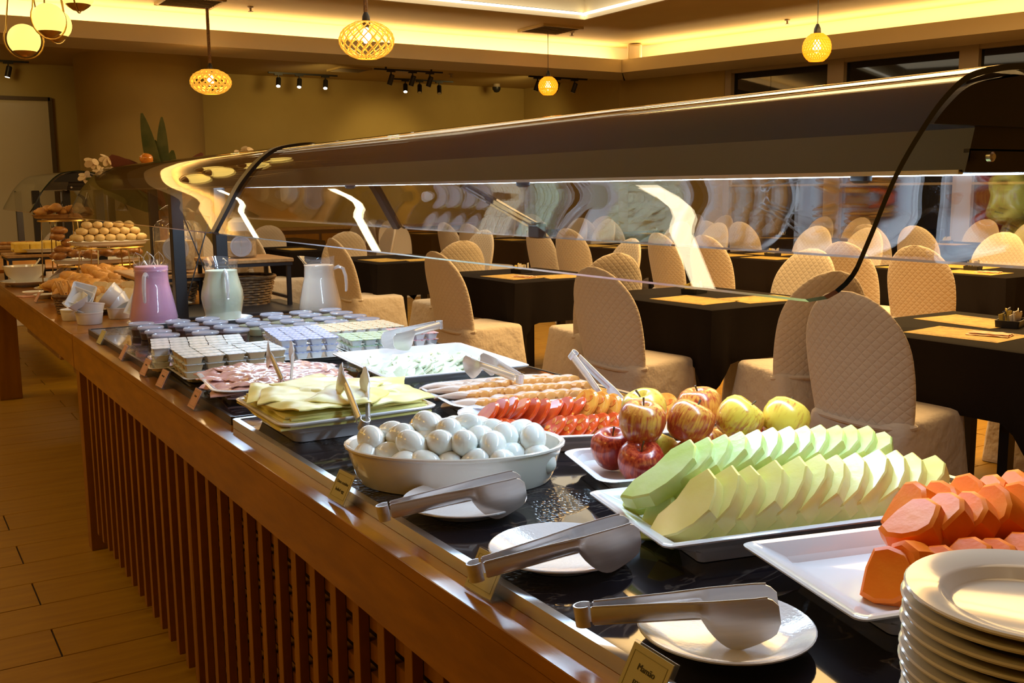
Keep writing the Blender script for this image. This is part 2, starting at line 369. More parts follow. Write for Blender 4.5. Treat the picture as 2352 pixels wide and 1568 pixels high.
# right side: short return wall, pillar, then the slanted window wall
def wseg(p,q,t,z0,z1,out=1):
    d=(Vector(q)-Vector(p)).normalized(); n=Vector((d.y,-d.x))*t*out
    return slab([tuple(p),tuple(q),(q[0]+n.x,q[1]+n.y),(p[0]+n.x,p[1]+n.y)],z0,z1)
struct('wall_right',wseg((10.05,15.5),(10.2,12.9),.2,0,3.5),wallm,smooth=False)
W0=Vector((10.2,12.9)); W1=Vector((12.75,2.0)); WD=(W1-W0).normalized(); WN=Vector((-WD.y,WD.x)); WL=(W1-W0).length
if WN.x<0: WN=-WN
def wp(s,o=0): p=W0+WD*s+WN*o; return (p.x,p.y)
wr=struct('wall_window_side',slab([wp(0),wp(1.75),wp(1.75,.18),wp(0,.18)],0,3.5),wallm,smooth=False)
struct('wall_under_windows',slab([wp(1.75),wp(WL),wp(WL,.18),wp(1.75,.18)],0,.55),wallm,smooth=False)
struct('wall_window_end',slab([wp(WL),(12.9,-3.0),(13.1,-3.0),wp(WL,.2)],0,3.5),wallm,smooth=False)
# windows: frame, transom, pane of dark glass
ws=1.78; wid=1.72; k=0
while ws+wid<WL+.01:
    a,b=ws,ws+wid; k+=1
    g=G()
    for s0,s1 in ((a,a+.10),(b-.13,b)): g.prism([wp(s0,-.04),wp(s1,-.04),wp(s1,.10),wp(s0,.10)],.55,3.06)
    for z0,z1 in ((.55,.63),(1.38,1.41),(2.98,3.06)): g.prism([wp(a+.10,-.03),wp(b-.13,-.03),wp(b-.13,.09),wp(a+.10,.09)],z0,z1)
    wo=struct('window_%d'%k,g,mullm,smooth=False)
    ob('pane',slab([wp(a+.10,.05),wp(b-.13,.05),wp(b-.13,.06),wp(a+.10,.06)],.63,1.38),winglass,parent=wo,smooth=False)
    ob('pane',slab([wp(a+.10,.05),wp(b-.13,.05),wp(b-.13,.06),wp(a+.10,.06)],1.41,2.98),winglass,parent=wo,smooth=False)
    ws+=wid
struct('wall_over_windows',slab([wp(1.75),wp(WL),wp(WL,.18),wp(1.75,.18)],3.06,3.5),wallm,smooth=False)
# ceilings
def cxl(y,o=0): return cx0+(cx1-cx0)*(cy0-y)/(cy0-cy1)+o    # beam line on the right
YS=-3.0
# central ceiling with the skylight opening
SX0,SX1,SY0,SY1=2.2,7.58,6.7,10.45
g=G(); z0,z1=ZC,ZC+.06
g.prism([(-3.1,SY1),(cxl(SY1,.5),SY1),(cxl(YB+.45,.5),YB+.45),(-3.1,YB+.45)],z0,z1)
g.prism([(-3.1,SY0),(SX0,SY0),(SX0,SY1),(-3.1,SY1)],z0,z1)
g.prism([(SX1,SY0),(cxl(SY0,.5),SY0),(cxl(SY1,.5),SY1),(SX1,SY1)],z0,z1)
g.prism([(-3.1,YS),(cxl(YS,.5),YS),(cxl(SY0,.5),SY0),(-3.1,SY0)],z0,z1)
struct('ceiling',g,ceilm,smooth=False)
# skylight box
g=G(); t=.05
for x0,x1,y0,y1 in ((SX0-t,SX0,SY0-t,SY1+t),(SX1,SX1+t,SY0-t,SY1+t),(SX0,SX1,SY0-t,SY0),(SX0,SX1,SY1,SY1+t)): g.box(x1-x0,y1-y0,.42,((x0+x1)/2,(y0+y1)/2,ZC+.21))
g.box(SX1-SX0+.1,SY1-SY0+.1,.04,((SX0+SX1)/2,(SY0+SY1)/2,ZC+.42))
sk=struct('trim_1',g,beamm,smooth=False)
g=G(); i=.03
for x0,x1,y0,y1 in ((SX0+i,SX0+i+.05,SY0+i,SY1-i),(SX1-i-.05,SX1-i,SY0+i,SY1-i),(SX0+i,SX1-i,SY0+i,SY0+i+.05),(SX0+i,SX1-i,SY1-i-.05,SY1-i)): g.box(x1-x0,y1-y0,.02,((x0+x1)/2,(y0+y1)/2,ZC+.03))
ob('led_strip',g,ledw,parent=sk,smooth=False)
g=G()
for x0,x1,y0,y1 in ((SX0-.01,SX0+.03,SY0,SY1),(SX1-.03,SX1+.01,SY0,SY1),(SX0,SX1,SY0-.01,SY0+.03),(SX0,SX1,SY1-.03,SY1+.01)): g.box(x1-x0,y1-y0,.05,((x0+x1)/2,(y0+y1)/2,ZC-.005))
ob('lip',g,beamm,parent=sk,smooth=False)
# beams with cove trough: rear and right
g=G()
g.box(12.6,.05,.18,(3.05,YB+.025,ZB+.09))
g.prism([(-3.1,YB+.05),(cxl(YB,.06),YB+.05),(cxl(YB,.78),YB+.9),(-3.1,YB+.9)],ZB,ZB+.029)
struct('beam_back',g,beamm,smooth=False)
g=G(); g.prism([(-3.1,YB+.44),(cxl(YB,.49),YB+.44),(cxl(YB,.49),YB+.5),(-3.1,YB+.5)],ZB+.03,ZC+.02)
struct('cove_wall_back',g,beamm,smooth=False)
g=G()
g.prism([(cxl(YB),YB+.05),(cxl(YS),YS),(cxl(YS,.05),YS),(cxl(YB,.05),YB+.05)],ZB,ZB+.18)
g.prism([(cxl(YB,.05),YB+.05),(cxl(YS,.05),YS),(cxl(YS,.75),YS),(cxl(YB,.75),YB+.9)],ZB,ZB+.03)
struct('beam_right',g,beamm,smooth=False)
g=G(); g.prism([(cxl(YB,.45),YB+.5),(cxl(YS,.45),YS),(cxl(YS,.5),YS),(cxl(YB,.5),YB+.5)],ZB+.03,ZC+.02)
struct('cove_wall_right',g,beamm,smooth=False)
# outer ceilings, a step above the soffits
struct('ceiling_back',qb(-3.1,10.6,YB+.93,15.5,ZO,ZO+.05),ceilm,smooth=False)
struct('ceiling_right',slab([(cxl(13.0,.78),13.0),(cxl(YS,.78),YS),(13.1,YS),(13.1,13.0)],ZO,ZO+.05),ceilm,smooth=False)
g=G(); g.box(12.8,.03,.09,(3.2,YB+.915,ZO-.03)); struct('trim_2',g,pm('shadow_gap',(.05,.035,.015),.8),smooth=False)
# column
struct('column',G().lathe([(.78,0),(.78,3.12)],48,T(3.12,14.15,0)),wallm)
# cream door panel on the rear wall at left
d1=struct('door_1',qb(.05,2.18,15.36,15.41,0,2.62),panelm,smooth=False)
g=G(); g.box(.05,.07,2.66,(2.2,15.37,1.33)); g.box(2.2,.07,.05,(1.1,15.37,2.64)); g.box(.05,.07,2.66,(.02,15.37,1.33))
ob('door_frame',g,pm('frame_brown',(.10,.065,.03),.6),parent=d1,smooth=False)
# ceiling details: vents, sprinklers, sensors
def vent(x,y,z,lab,w_=.62):
    v=thing('ceiling_vent',lab,'vent',(x,y,z)); g=G()
    for sx,sy,cx,cy in ((w_,.035,0,w_/2-.02),(w_,.035,0,-w_/2+.02),(.035,w_,w_/2-.02,0),(.035,w_,-w_/2+.02,0)): g.box(sx,sy,.03,(cx,cy,-.013))
    ob('frame',g,ceilm,v,smooth=False)
    ob('backing',G().box(w_-.07,w_-.07,.01,(0,0,-.002)),blackm,v,smooth=False)
    for k in range(7):
        g=G(); g.box(w_-.07,.035,.004,M=T(0,-w_/2+.09+k*(w_-.18)/6,-.02)@RX(.6)); ob('slat',g,mullm,v,smooth=False)
vent(7.68,11.35,ZC,'square ceiling vent to the right of the skylight corner')
vent(3.14,11.6,ZC,'square ceiling vent above the small rope pendant lamp')
vent(6.0,14.0,ZO,'square vent in the rear ceiling behind the track lights',.5)
for x,y,z,l in ((3.82,11.64,ZC,'small sprinkler head between the two left rope pendants'),(8.09,11.45,ZC,'small sprinkler head beside the vent near the skylight'),(9.89,9.36,ZC,'small round detector left of the right-hand orange pendant'),(7.6,13.9,ZO,'small sprinkler in the rear ceiling near the camera dome'),(1.9,14.1,ZO,'small sprinkler in the rear ceiling left of the column')):
    ob('sprinkler',G().lathe([(.035,0),(.035,-.012),(.012,-.02),(.012,-.05),(.03,-.052),(.03,-.056)],12),mullm,loc=(x,y,z),label=l,cat='sprinkler')
o=thing('security_camera','dark dome security camera near the rear right ceiling corner','camera',(9.0,14.9,3.05))
ob('mount',G().lathe([(.06,.05),(.06,.0)],16),mullm,o); ob('dome',G().lathe([(.07,0),(.068,-.04),(.04,-.08),(.005,-.09)],16),blackm,o)
o=thing('wall_speaker','small cream speaker box in the cove corner','speaker',(9.55,11.95,3.30),(0,0,-.7))
ob('body',G().box(.2,.14,.24,b=.02),beamm,o); ob('grille',G().box(.15,.01,.18,(0,-.075,0),.003),panelm,o)
# track lights
def track(x0,x1,y,z,xs,lab,aim,lit):
    t_=thing('track_light',lab,'track light',((x0+x1)/2,y,z),group=None); c=(x0+x1)/2
    ob('rail',G().box(x1-x0,.035,.022,(0,0,-.011)),blackm,t_,smooth=False)
    if z<ZO-.01:
        for sx in (-.35,.35): ob('ceiling_stem',G().box(.02,.02,ZO-z+.004,(sx,0,(ZO-z)/2)),blackm,t_,smooth=False)
    for i,x in enumerate(xs):
        g=G(); g.box(.12,.035,.02,(x-c,0,-.032)); g.box(.015,.015,.06,(x-c,0,-.07)); 
        h=ob('lamp_head',g,blackm,t_,smooth=False)
        M=T(x-c,0,-.13)@RX(aim)@RY(.25)
        ob('barrel',G().lathe([(.034,-.085),(.036,-.08),(.036,.05),(.028,.06)],14,M),blackm,h)
        ob('lens',G().lathe([(.028,-.088),(.028,-.086)],14,M),spotl if lit[i] else steel,h)
track(5.1,6.17,14.87,ZO,(5.25,5.57,5.98),'black track light with three glowing heads above the rear wall',-.5,(1,1,1))
track(7.1,8.15,14.85,ZO,(7.3,7.55,7.9),'black track light with one bright head facing forward at rear',-.5,(1,0,0))
track(6.0,7.05,13.15,ZB+.005,(6.25,6.58,6.85),'black track light with unlit heads hanging nearer the beam',.25,(0,0,0))
track(8.4,9.45,12.98,ZB+.005,(8.55,8.9,9.22),'black track light with three heads behind the small orange pendant',.25,(0,0,0))
track(1.2,1.95,15.15,ZO,(1.70,),'short black track light left of the column',.0,(1,))
# pendant lamps
def pendant(x,y,z,rx,h,rope,mesh,lab,thick,woven):
    t_=thing('pendant_lamp',lab,'pendant lamp',(x,y,z))
    g=G(); g.tube([(0,0,h/2+.07),(0,0,ZC-z)],.018 if rope else .004,6); ob('cord',g,wick if rope else blackm,t_)
    g=G().lathe([(.012,h/2+.08),(.03,h/2+.04),(.035,h/2-.02),(.02,h/2-.05)],12); ob('socket',g,blackm,t_)
    g=G().lathe([(.012,h/2-.05),(.035,h/2-.10),(.038,h/2-.13),(.02,h/2-.17),(.004,h/2-.175)],12); ob('bulb',g,bulb,t_)
    g=G(); n=18 if rope else 26; tmax=2.75 if rope else 2.6
    def P(th,ph): return (rx*math.sin(th)*math.cos(ph),rx*math.sin(th)*math.sin(ph),h/2*math.cos(th))
    for sgn in (1,-1):
        for k in range(n):
            g.tube([P(.45+(tmax-.45)*i/9,2*PI*k/n+sgn*i*.16) for i in range(10)],thick,4)
    for th in (.45,tmax)+((1.0,1.9) if woven else ()): g.tube([P(th,2*PI*i/20) for i in range(20)],thick*1.3,4,closed=True)
    ob('shade',g,mesh,t_)
    l=bpy.data.lights.new('bulb_light','POINT'); l.energy=(12 if rope else 3.5); l.color=(1,.6,.18); l.shadow_soft_size=.05
    lo=bpy.data.objects.new('bulb_light',l); link(lo,t_,(0,0,h/2-.12))
pendant(3.54,7.89,2.585,.222,.30,True,rattan,'large open-weave rope pendant lamp hung nearest the ceiling opening',.0055,False)
pendant(3.376,12.043-.25,2.60,.222,.27,True,rattan,'rope pendant lamp on a thick rope before the round column',.009,True)
pendant(7.434,6.67,2.624,.125,.26,False,rattanO,'orange woven globe pendant before the dark windows',.0065,True)
pendant(7.74,11.496,2.715,.125,.245,False,rattanO,'orange woven globe pendant before the back wall track lights',.0075,True)
for i,(x,y,z,l) in enumerate(((.94,7.444,2.364,'lowest lit globe lamp in brass loops at upper left'),(1.054,7.152,2.459,'lit globe lamp in brass loops just above the lowest globe'),(1.12,7.35,2.46,'lit globe lamp half hidden behind another globe'),(1.158,6.72,2.565,'lit globe lamp cut by the top edge of the picture'),(1.34,6.6,2.66,'globe lamp in brass loops farthest right of the cluster'))):
    t_=thing('globe_lamp',l,'pendant lamp',(x,y,z),(0,0,.4*i),group=None)
    ob('globe',G().lathe([(.1*math.sin(a),.1*math.cos(a)) for a in [PI*(k+.02)/20.04 for k in range(21)]],28),globe,t_)
    ob('cup',G().lathe([(.072,-.072),(.058,-.086),(.03,-.105),(.004,-.11)],20),brass,t_)
    g=G(); pts=[(.012*1,0,.75)]+[(.118*math.sin(a),0,-.118*math.cos(a)+.0) for a in [R(q) for q in range(120,-121,-15)]]+[(-.012,0,.75)]
    g.tube(pts,.005,6); ob('loop',g,brass,t_)
    g=G(); g.tube([(0,0,.75),(0,0,ZC-z)],.004,5); ob('cord',g,blackm,t_)
# ================================================================ BUFFET COUNTERS
FX=.62
def counter(y0,y1,lab,lattice=True,front=True):
    c=thing('buffet_counter',lab,'counter',(1.14,(y0+y1)/2,0)); yc=(y0+y1)/2; L_=y1-y0
    ob('countertop',G().box(1.04,L_,.022,(0,0,.839),.0012),wood,c)
    g=G(); g.box(.03,L_-.0,.108,(-.505,0,.774)); ob('fascia',g,wood,c,smooth=False)
    g=G(); g.box(.03,L_-.004,.108,(.505,0,.774),.003); ob('fascia',g,wood,c)
    for yy in ((-L_/2+.017),(L_/2-.017)): ob('end_rail',G().box(.98,.03,.108,(0,yy,.774)),wood,c,smooth=False)
    if lattice:
        for yy in (-L_/2+.0375,L_/2-.0375): ob('corner_post',G().box(.07,.07,.72,(-.48,yy,.36),.002),woodS,c)
        for yy in (-L_/2+.04,L_/2-.04): ob('corner_post',G().box(.07,.07,.72,(.48,yy,.36),.002),woodS,c)
        sl=G().box(.019,.027,.625,b=.0015).mesh('slat',woodS)
        y=y0+.13; split=2.62
        while y<y1-.09:
            d=.0
            ob('slat',sl,parent=c,loc=(-.4955,y-yc,.4075)); y+=.1
        ob('divider',G().box(.034,.02,.64,(-.487,split-yc,.40)),woodS,c,smooth=False)
        hs=G().box(.014,L_-.16,.031,b=0).mesh('cross_slat',woodS,False)
        z=.125
        while z<.71: ob('cross_slat',hs,parent=c,loc=(-.478,0,z)); z+=.055
        ob('inner_panel',G().box(.01,L_-.1,.62,(-.36,0,.40)),woodin,c,smooth=False)
        ob('plinth',G().box(.85,L_-.2,.08,(.03,0,.045)),woodin,c,smooth=False)
    else:
        for xx in (-.425,.45):
            for yy in (-L_/2+.045,L_/2-.07): ob('leg',G().box(.14,.14 if yy>0 else .09,.72,(xx-.005,yy,.36),.004),woodS,c)
        z=.17
        for k in range(9): ob('cross_slat',G().box(.015,L_-.3,.034,(-.02,0,z)),riserw,c,smooth=False); z+=.062
        y=-L_/2+.2
        while y<L_/2-.1: ob('slat',G().box(.02,.06,.56,(-.0,y,.42)),woodS,c,smooth=False); y+=.2
        ob('inner_panel',G().box(.02,L_-.2,.62,(.15,0,.41)),woodin,c,smooth=False)
        ob('power_light',G().box(.006,.02,.012,(-.035,-L_/2+.85,.42)),redled,c,smooth=False)
    return c
counter(.20,4.208,'near wooden buffet counter with slatted front under the cold food')
counter(4.218,7.74,'farther wooden counter on thick legs carrying the breads',False)
# third counter farther along
counter(8.1,10.2,'distant wooden counter beneath the far glass guard',False)
# stone trays with steel rims
def tray(name,x0,x1,y0,y1,lab,rim,rimw):
    t_=thing(name,lab,'tray',((x0+x1)/2,(y0+y1)/2,.8505)); a,b=(x1-x0)/2,(y1-y0)/2
    ob('stone_top',G().box(2*a-2*rimw,2*b-2*rimw,.018,(0,0,.0095)),stone,t_,smooth=False)
    g=G(); g.loft([rring(a,b,.008,z,1) for z in (0,.02)]+[rring(a-rimw,b-rimw,.004,z,1) for z in (.02,0)],caps=False)
    ob('steel_rim',g,rim,t_,smooth=False); return t_
darkrim=pm('dark_tray_rim',(.05,.04,.035),.3,.6)
tray('serving_tray',.668,1.615,.25,2.305,'long black stone tray with bright steel rim at the near end',steelb,.014)
tray('serving_tray',.672,1.615,2.318,4.17,'long black stone tray with dark rim toward the jugs',darkrim,.008)
TZ=.870  # top of the stone
# ================================================================ GLASS GUARDS
PROF=[(0.9478,1.253),(0.9718,1.294),(0.9946,1.333),(1.035,1.402),(1.087,1.464),(1.126,1.499),(1.167,1.522),(1.229,1.5345),(1.276,1.539)]
def smoothprof(P,n=40):
    # Catmull-Rom through the points
    out=[]; P=[Vector((p[0],p[1])) for p in P]; m=len(P)
    for i in range(m-1):
        a,b,c,d=P[max(i-1,0)],P[i],P[i+1],P[min(i+2,m-1)]
        for k in range(5):
            t=k/5; out.append(.5*((2*b)+(c-a)*t+(2*a-5*b+4*c-d)*t*t+(-a+3*b-3*c+d)*t**3))
    out.append(P[-1]); return out
SP=smoothprof(PROF); GC=1.276
def pane(sgn,y0,y1,th=.008,rc=.052):
    """arched pane: strip along the profile; the lower corners are rounded"""
    arc=[0]
    for i in range(1,len(SP)): arc.append(arc[-1]+(SP[i]-SP[i-1]).length)
    g=G(); ring=[]; n=len(SP); ys=[]
    for i,p in enumerate(SP):
        d=(SP[min(i+1,n-1)]-SP[max(i-1,0)]).normalized(); nn=Vector((-d.y,d.x))
        s_=arc[i]; ins=0
        if s_<rc: ins=rc-math.sqrt(max(0,rc*rc-(rc-s_)**2))
        def X(q): return GC+(GC-q)*(-1 if sgn<0 else 1)
        o=p+nn*th/2; q=p-nn*th/2
        ring.append([(X(o.x),y0+ins,o.y),(X(o.x),y1-ins,o.y),(X(q.x),y1-ins,q.y),(X(q.x),y0+ins,q.y)])
    return ring
def add_guard(y0,y1,lab,base,sections,endplates=(True,True)):
    t_=thing('sneeze_guard',lab,'sneeze guard',(0,0,0)); 
    for (a,b) in sections:
        for sg in (-1,1):
            ring=pane(sg,a,b); inner=G(); edge=G(); n=len(ring)
            fs_in=[];fs_ed=[]
            for i in range(n-1):
                o=i*4; p=o+4
                fs_in+=[(o,o+1,p+1,p),(o+2,o+3,p+3,p+2)]
                fs_ed+=[(o+1,o+2,p+2,p+1),(o+3,o,p,p+3)]
            vs=[v for r in ring for v in r]; m4=len(vs); vs=vs*4
            fin=[]
            for q_,fc in enumerate(fs_in): fin.append(tuple(i_+(m4 if q_%2 else 0) for i_ in fc))
            fs_in=fin; fs_ed=[tuple(i_+2*m4 for i_ in fc) for fc in fs_ed]
            me=bpy.data.meshes.new('glass_panel'); me.from_pydata([tuple(v) for v in vs],[],fs_in+fs_ed+[(3+3*m4,2+3*m4,1+3*m4,3*m4)])
            me.materials.append(glass if sg<0 else glassR); me.materials.append(edgeg)
            me.set_sharp_from_angle(angle=R(40)) if False else None
            for k,pl in enumerate(me.polygons):
                pl.material_index=0 if k<len(fs_in) else 1; pl.use_smooth=k<len(fs_in)
            me.materials.append(steelb); me.polygons[len(me.polygons)-1].material_index=2
            ob('glass_panel',me,parent=t_)
    # housing
    poly=[(-.082,1.405),(-.076,1.405),(-.072,1.432),(.072,1.432),(.076,1.405),(.082,1.405),(.066,1.461),(.090,1.518),(.04,1.531),(-.04,1.531),(-.090,1.518),(-.066,1.461)]
    g=G(); g.loft([[(GC+x,yy,z) for x,z in poly] for yy in (y0+.02,y1-.02)])
    for yy in (y0+.024,y1-.024): g.box(.150,.008,.030,(GC,yy,1.4195))
    h=ob('light_housing',g,hoodm,t_,smooth=False)
    g=G(); 
    for sx in (-1,1): g.box(.010,y1-y0-.05,.006,(GC+sx*.083,(y0+y1)/2,1.405))
    ob('chrome_trim',g,steelb,h,smooth=False)
    for yy,e in ((y0+.012,endplates[0]),(y1-.012,endplates[1])):
        if e:
            pts=[(GC+x,z) for x,z in [(-.215,1.462)]]+[]
            pts=[(p.x+.012,p.y-.010) for p in SP if p.y>1.464]+[(2*GC-p.x-.012,p.y-.010) for p in reversed(SP) if p.y>1.464]
            g=G(); g.loft([[(x,yy+q,z) for x,z in pts] for q in (-.006,.006)]); ob('end_plate',g,blackm,t_,smooth=False)
            g=G().lathe([(.0065,0),(.0065,.006),(.004,.008)],14,T(GC-.052,yy-.004,1.424)@RX(PI/2)); ob('bolt',g,steelb,h)
    for b in base:
        g=G().box(.048,.05,1.405-.851,(b[0],b[1],(1.405+.851)/2),.003); ob('post',g,blackm,t_)
    return t_,h
g1,h1=add_guard(.80,6.3,'long curved glass sneeze guard over the buffet with dark central housing',[(1.06,4.30),(1.235,4.30),(1.12,6.28),(1.42,6.28)],[(.80,3.345),(3.36,6.3)])
# joint clamps and a bracket on the rear pane
for sg in (-1,1):
    ring=pane(sg,3.33,3.375,.02,.001); g=G(); g.loft([r for r in ring]); ob('joint_clip',g,darkrim,g1)
g=G(); p0=Vector((GC+.10,2.44,1.40)); p1=Vector((1.590,2.42,1.285)); g.tube([p0,p1],.009,6); g.tube([p0+Vector((0,.03,0)),p1+Vector((0,.03,0))],.009,6); ob('bracket_arm',g,thin_glass('acrylic',(.8,.85,.9),.15),g1)
ob('bracket_clip',G().box(.03,.05,.045,(1.597,2.43,1.272),.004),darkrim,g1)
for y in (1.05,2.0,3.0):
    g=G().lathe([(.016,.03),(.016,-.006),(.01,-.010)],12,T(GC,y,1.402)); ob('lamp_puck',g,blackm,h1)
# thin tension wires between the posts
g=G()
for a,b in (((1.06,4.3,.87),(1.235,4.3,1.39)),((1.235,4.32,.87),(1.06,4.32,1.39))): g.tube([a,b],.003,4)
ob('wire_brace',g,blackm,g1)
g2,h2=add_guard(7.85,9.6,'small distant glass guard with black posts and crossed wires',[(.90+.1,7.95),(1.2,7.95),(1.5,7.95),(1.05,9.4),(1.4,9.4)],[(7.85,9.6)])
g=G()
for a,b in (((1.0,7.97,.87),(1.2,7.97,1.39)),((1.2,7.97,.87),(1.0,7.97,1.39)),((1.2,7.97,.87),(1.35,7.97,1.39)),((1.35,7.97,1.39),(1.5,7.97,.87))): g.tube([a,b],.004,4)
ob('wire_brace',g,blackm,g2)
# ================================================================ CHINA
def plate_g(r,h=.022,foot=.6,t=.004):
    return G().lathe([(.004,.004),(r*foot*.9,.004),(r*foot*.92,0),(r*foot,0),(r*(foot+.05),.004),(r*.93,h-.006),(r*.995,h-.003),(r,h-.001),(r*.985,h),(r*.93,h-.002),(r*.72,h*.42),(r*.62,h*.33),(.004,h*.30)],48)
def platter_g(a,b,rc,h,n=5,foot=.72,lip=.012):
    k=foot; g=G()
    g.loft([rring(a*k,b*k,rc*.8,0,n),rring(a*k+.006,b*k+.006,rc*.8,h*.35,n),rring(a-.012,b-.012,rc,h*.78,n),rring(a-.001,b-.001,rc,h*.90,n),rring(a,b,rc,h*.96,n),rring(a-.003,b-.003,rc,h,n),rring(a-lip,b-lip,rc,h*.97,n),rring(a*k+.012,b*k+.012,rc*.8,h*.42,n),rring(a*k,b*k,rc*.7,h*.36,n),rring(a*.1,b*.1,.004,h*.35,n)])
    return g
def oval_g(a,b,h,k=2.0,foot=.86):
    g=G(); g.loft([ell(a*foot,b*foot,0,40,k),ell(a*(foot+.04),b*(foot+.04),h*.2,40,k),ell(a*.965,b*.965,h*.8,40,k),ell(a*.97,b*.97,h*.88,40,k),ell(a,b,h*.93,40,k),ell(a,b,h*.98,40,k),ell(a*.985,b*.985,h,40,k),ell(a*.95,b*.95,h*.96,40,k),ell(a*.90,b*.90,h*.3,40,k),ell(a*.80,b*.80,h*.12,40,k),ell(a*.02,b*.02,h*.1,40,k)])
    return g
wetch=pm('wet_china',(.80,.82,.86),.10,coat=.6,bump=.25,bs=230,bd=.0015)
sauce=plate_g(.102).mesh('saucer',wetch)
for (x,y),l in (((.785,1.415),'white plate under the tongs nearest the egg dish'),((.786,1.141),'middle white plate with tongs, beside the hidden menu tag'),((.797,.822),'wet white plate with tongs nearest the plate stack')):
    ob('saucer',sauce,loc=(x,y,TZ),label=l,cat='plate')
# stack of plates at lower right
pr_=.118
pl=G().lathe([(.004,.004),(pr_*.55,.004),(pr_*.57,0),(pr_*.62,0),(pr_*.66,.004),(pr_*.93,.020),(pr_*.995,.0225),(pr_,.0245),(pr_*.985,.026),(pr_*.93,.0250),(pr_*.74,.0205),(pr_*.70,.0185),(pr_*.64,.0095),(pr_*.60,.0078),(.004,.0072)],56).mesh('dinner_plate',china2); z=TZ
for i in range(10):
    ob('dinner_plate',pl,loc=(.905+rnd.uniform(-.003,.003),.522+rnd.uniform(-.003,.003),z),label='top plate of the cream plate stack at the lower right' if i==9 else 'cream plate in the near stack, %s from the bottom'%ORD[i],cat='plate',group='stack of cream plates'); z+=.0125
PLT={}
def platter(lab,cx,cy,a,b,rot,rc=.02,h=.042,mat=china,z=TZ,**k):
    return ob('platter',platter_g(a,b,rc,h,**k),mat,loc=(cx,cy,z),rot=(0,0,R(rot)),label=lab,cat='platter')
platter('white rectangular platter of melon slices',1.148,1.075,.262,.135,-13.5,.012,.046)
platter('white rectangular platter of papaya chunks',1.175,.768,.262,.132,-15,.014,.046)
platter('white square platter under the yellow cheese',.848,2.125,.18,.172,-1,.03,.052,foot=.74)
platter('white rounded platter under the pink ham',.872,2.60,.182,.172,-7,.06,.036)
platter('white platter with upturned corners under the white cheese',1.293,2.535,.205,.235,-5,.012,.050)
platter('white rounded platter under the rolled turkey slices',1.272,2.07,.185,.165,-8,.07,.040)
platter('white rounded platter under the tomato slices',1.235,1.735,.245,.170,-24,.085,.040,foot=.78)
platter('small white dish under the apples',1.225,1.372,.205,.115,-17,.03,.034,foot=.8)
ob('oval_dish',oval_g(.200,.135,.070),china2,loc=(.862,1.588,TZ),rot=(0,0,R(-33)),label='deep oval white dish full of peeled boiled eggs',cat='dish')
# ================================================================ EGGS
EP=[(math.sin(a)*.0215*(1+.10*math.cos(a)*-1),-math.cos(a)*.0285) for a in [PI*(k+.03)/16.06 for k in range(17)]]
eggme=G().lathe(EP,20).mesh('boiled_egg',eggm,ang=80)
ec=Vector((.862,1.588)); ca,sa=math.cos(R(-33)),math.sin(R(-33)); placed=[]
# lay the eggs inside the oval: bottom layer, then a heap
def inside(x,y,m): 
    dx,dy=x-ec.x,y-ec.y; u=dx*ca+dy*sa; v=-dx*sa+dy*ca
    return (u/(.19-m))**2+(v/(.122-m))**2<1
rows_=[]
for j,v in enumerate((-.078,-.035,.008,.051,.088)):
    nmax=9
    for i in range(-4,5):
        u=i*.044+(.022 if j%2 else 0)
        x=ec.x+u*ca-v*sa; y=ec.y+u*sa+v*ca
        if inside(x,y,.022): rows_.append((x,y,.918,u,v))
for j,v in enumerate((-.055,-.012,.030,.070)):
    for i in range(-3,4):
        u=i*.048+(.0 if j%2 else .024)
        x=ec.x+u*ca-v*sa; y=ec.y+u*sa+v*ca
        if inside(x,y,.040): rows_.append((x,y,.946,u,v))
rnd.seed(5)
for (u,v) in ((-.05,0),(.02,.02),(-.01,-.02)): rows_.append((ec.x+u*ca-v*sa,ec.y+u*sa+v*ca,.966,u,v))
rk={}
for q in sorted(rows_,key=lambda q:q[3]): rk.setdefault((q[2],round(q[4],3)),[]).append(q)
for (z,v),lst in rk.items():
    lay={.918:'bottom layer',.946:'upper layer',.966:'top of the heap'}[z]; vs_=sorted({k_[1] for k_ in rk if k_[0]==z})
    for n_,(x,y,z_,u,v_) in enumerate(lst):
        ob('boiled_egg',eggme,loc=(x+rnd.uniform(-.004,.004),y+rnd.uniform(-.004,.004),z+rnd.uniform(-.004,.006)),scale=1.12,rot=(R(90+rnd.uniform(-40,40)),rnd.uniform(0,.6),rnd.uniform(0,6.28)),label='peeled egg, %s, %s row from the front, %s from the left'%(lay,ORD[vs_.index(v)],ORD[n_]),cat='egg',group='boiled eggs in the oval dish')
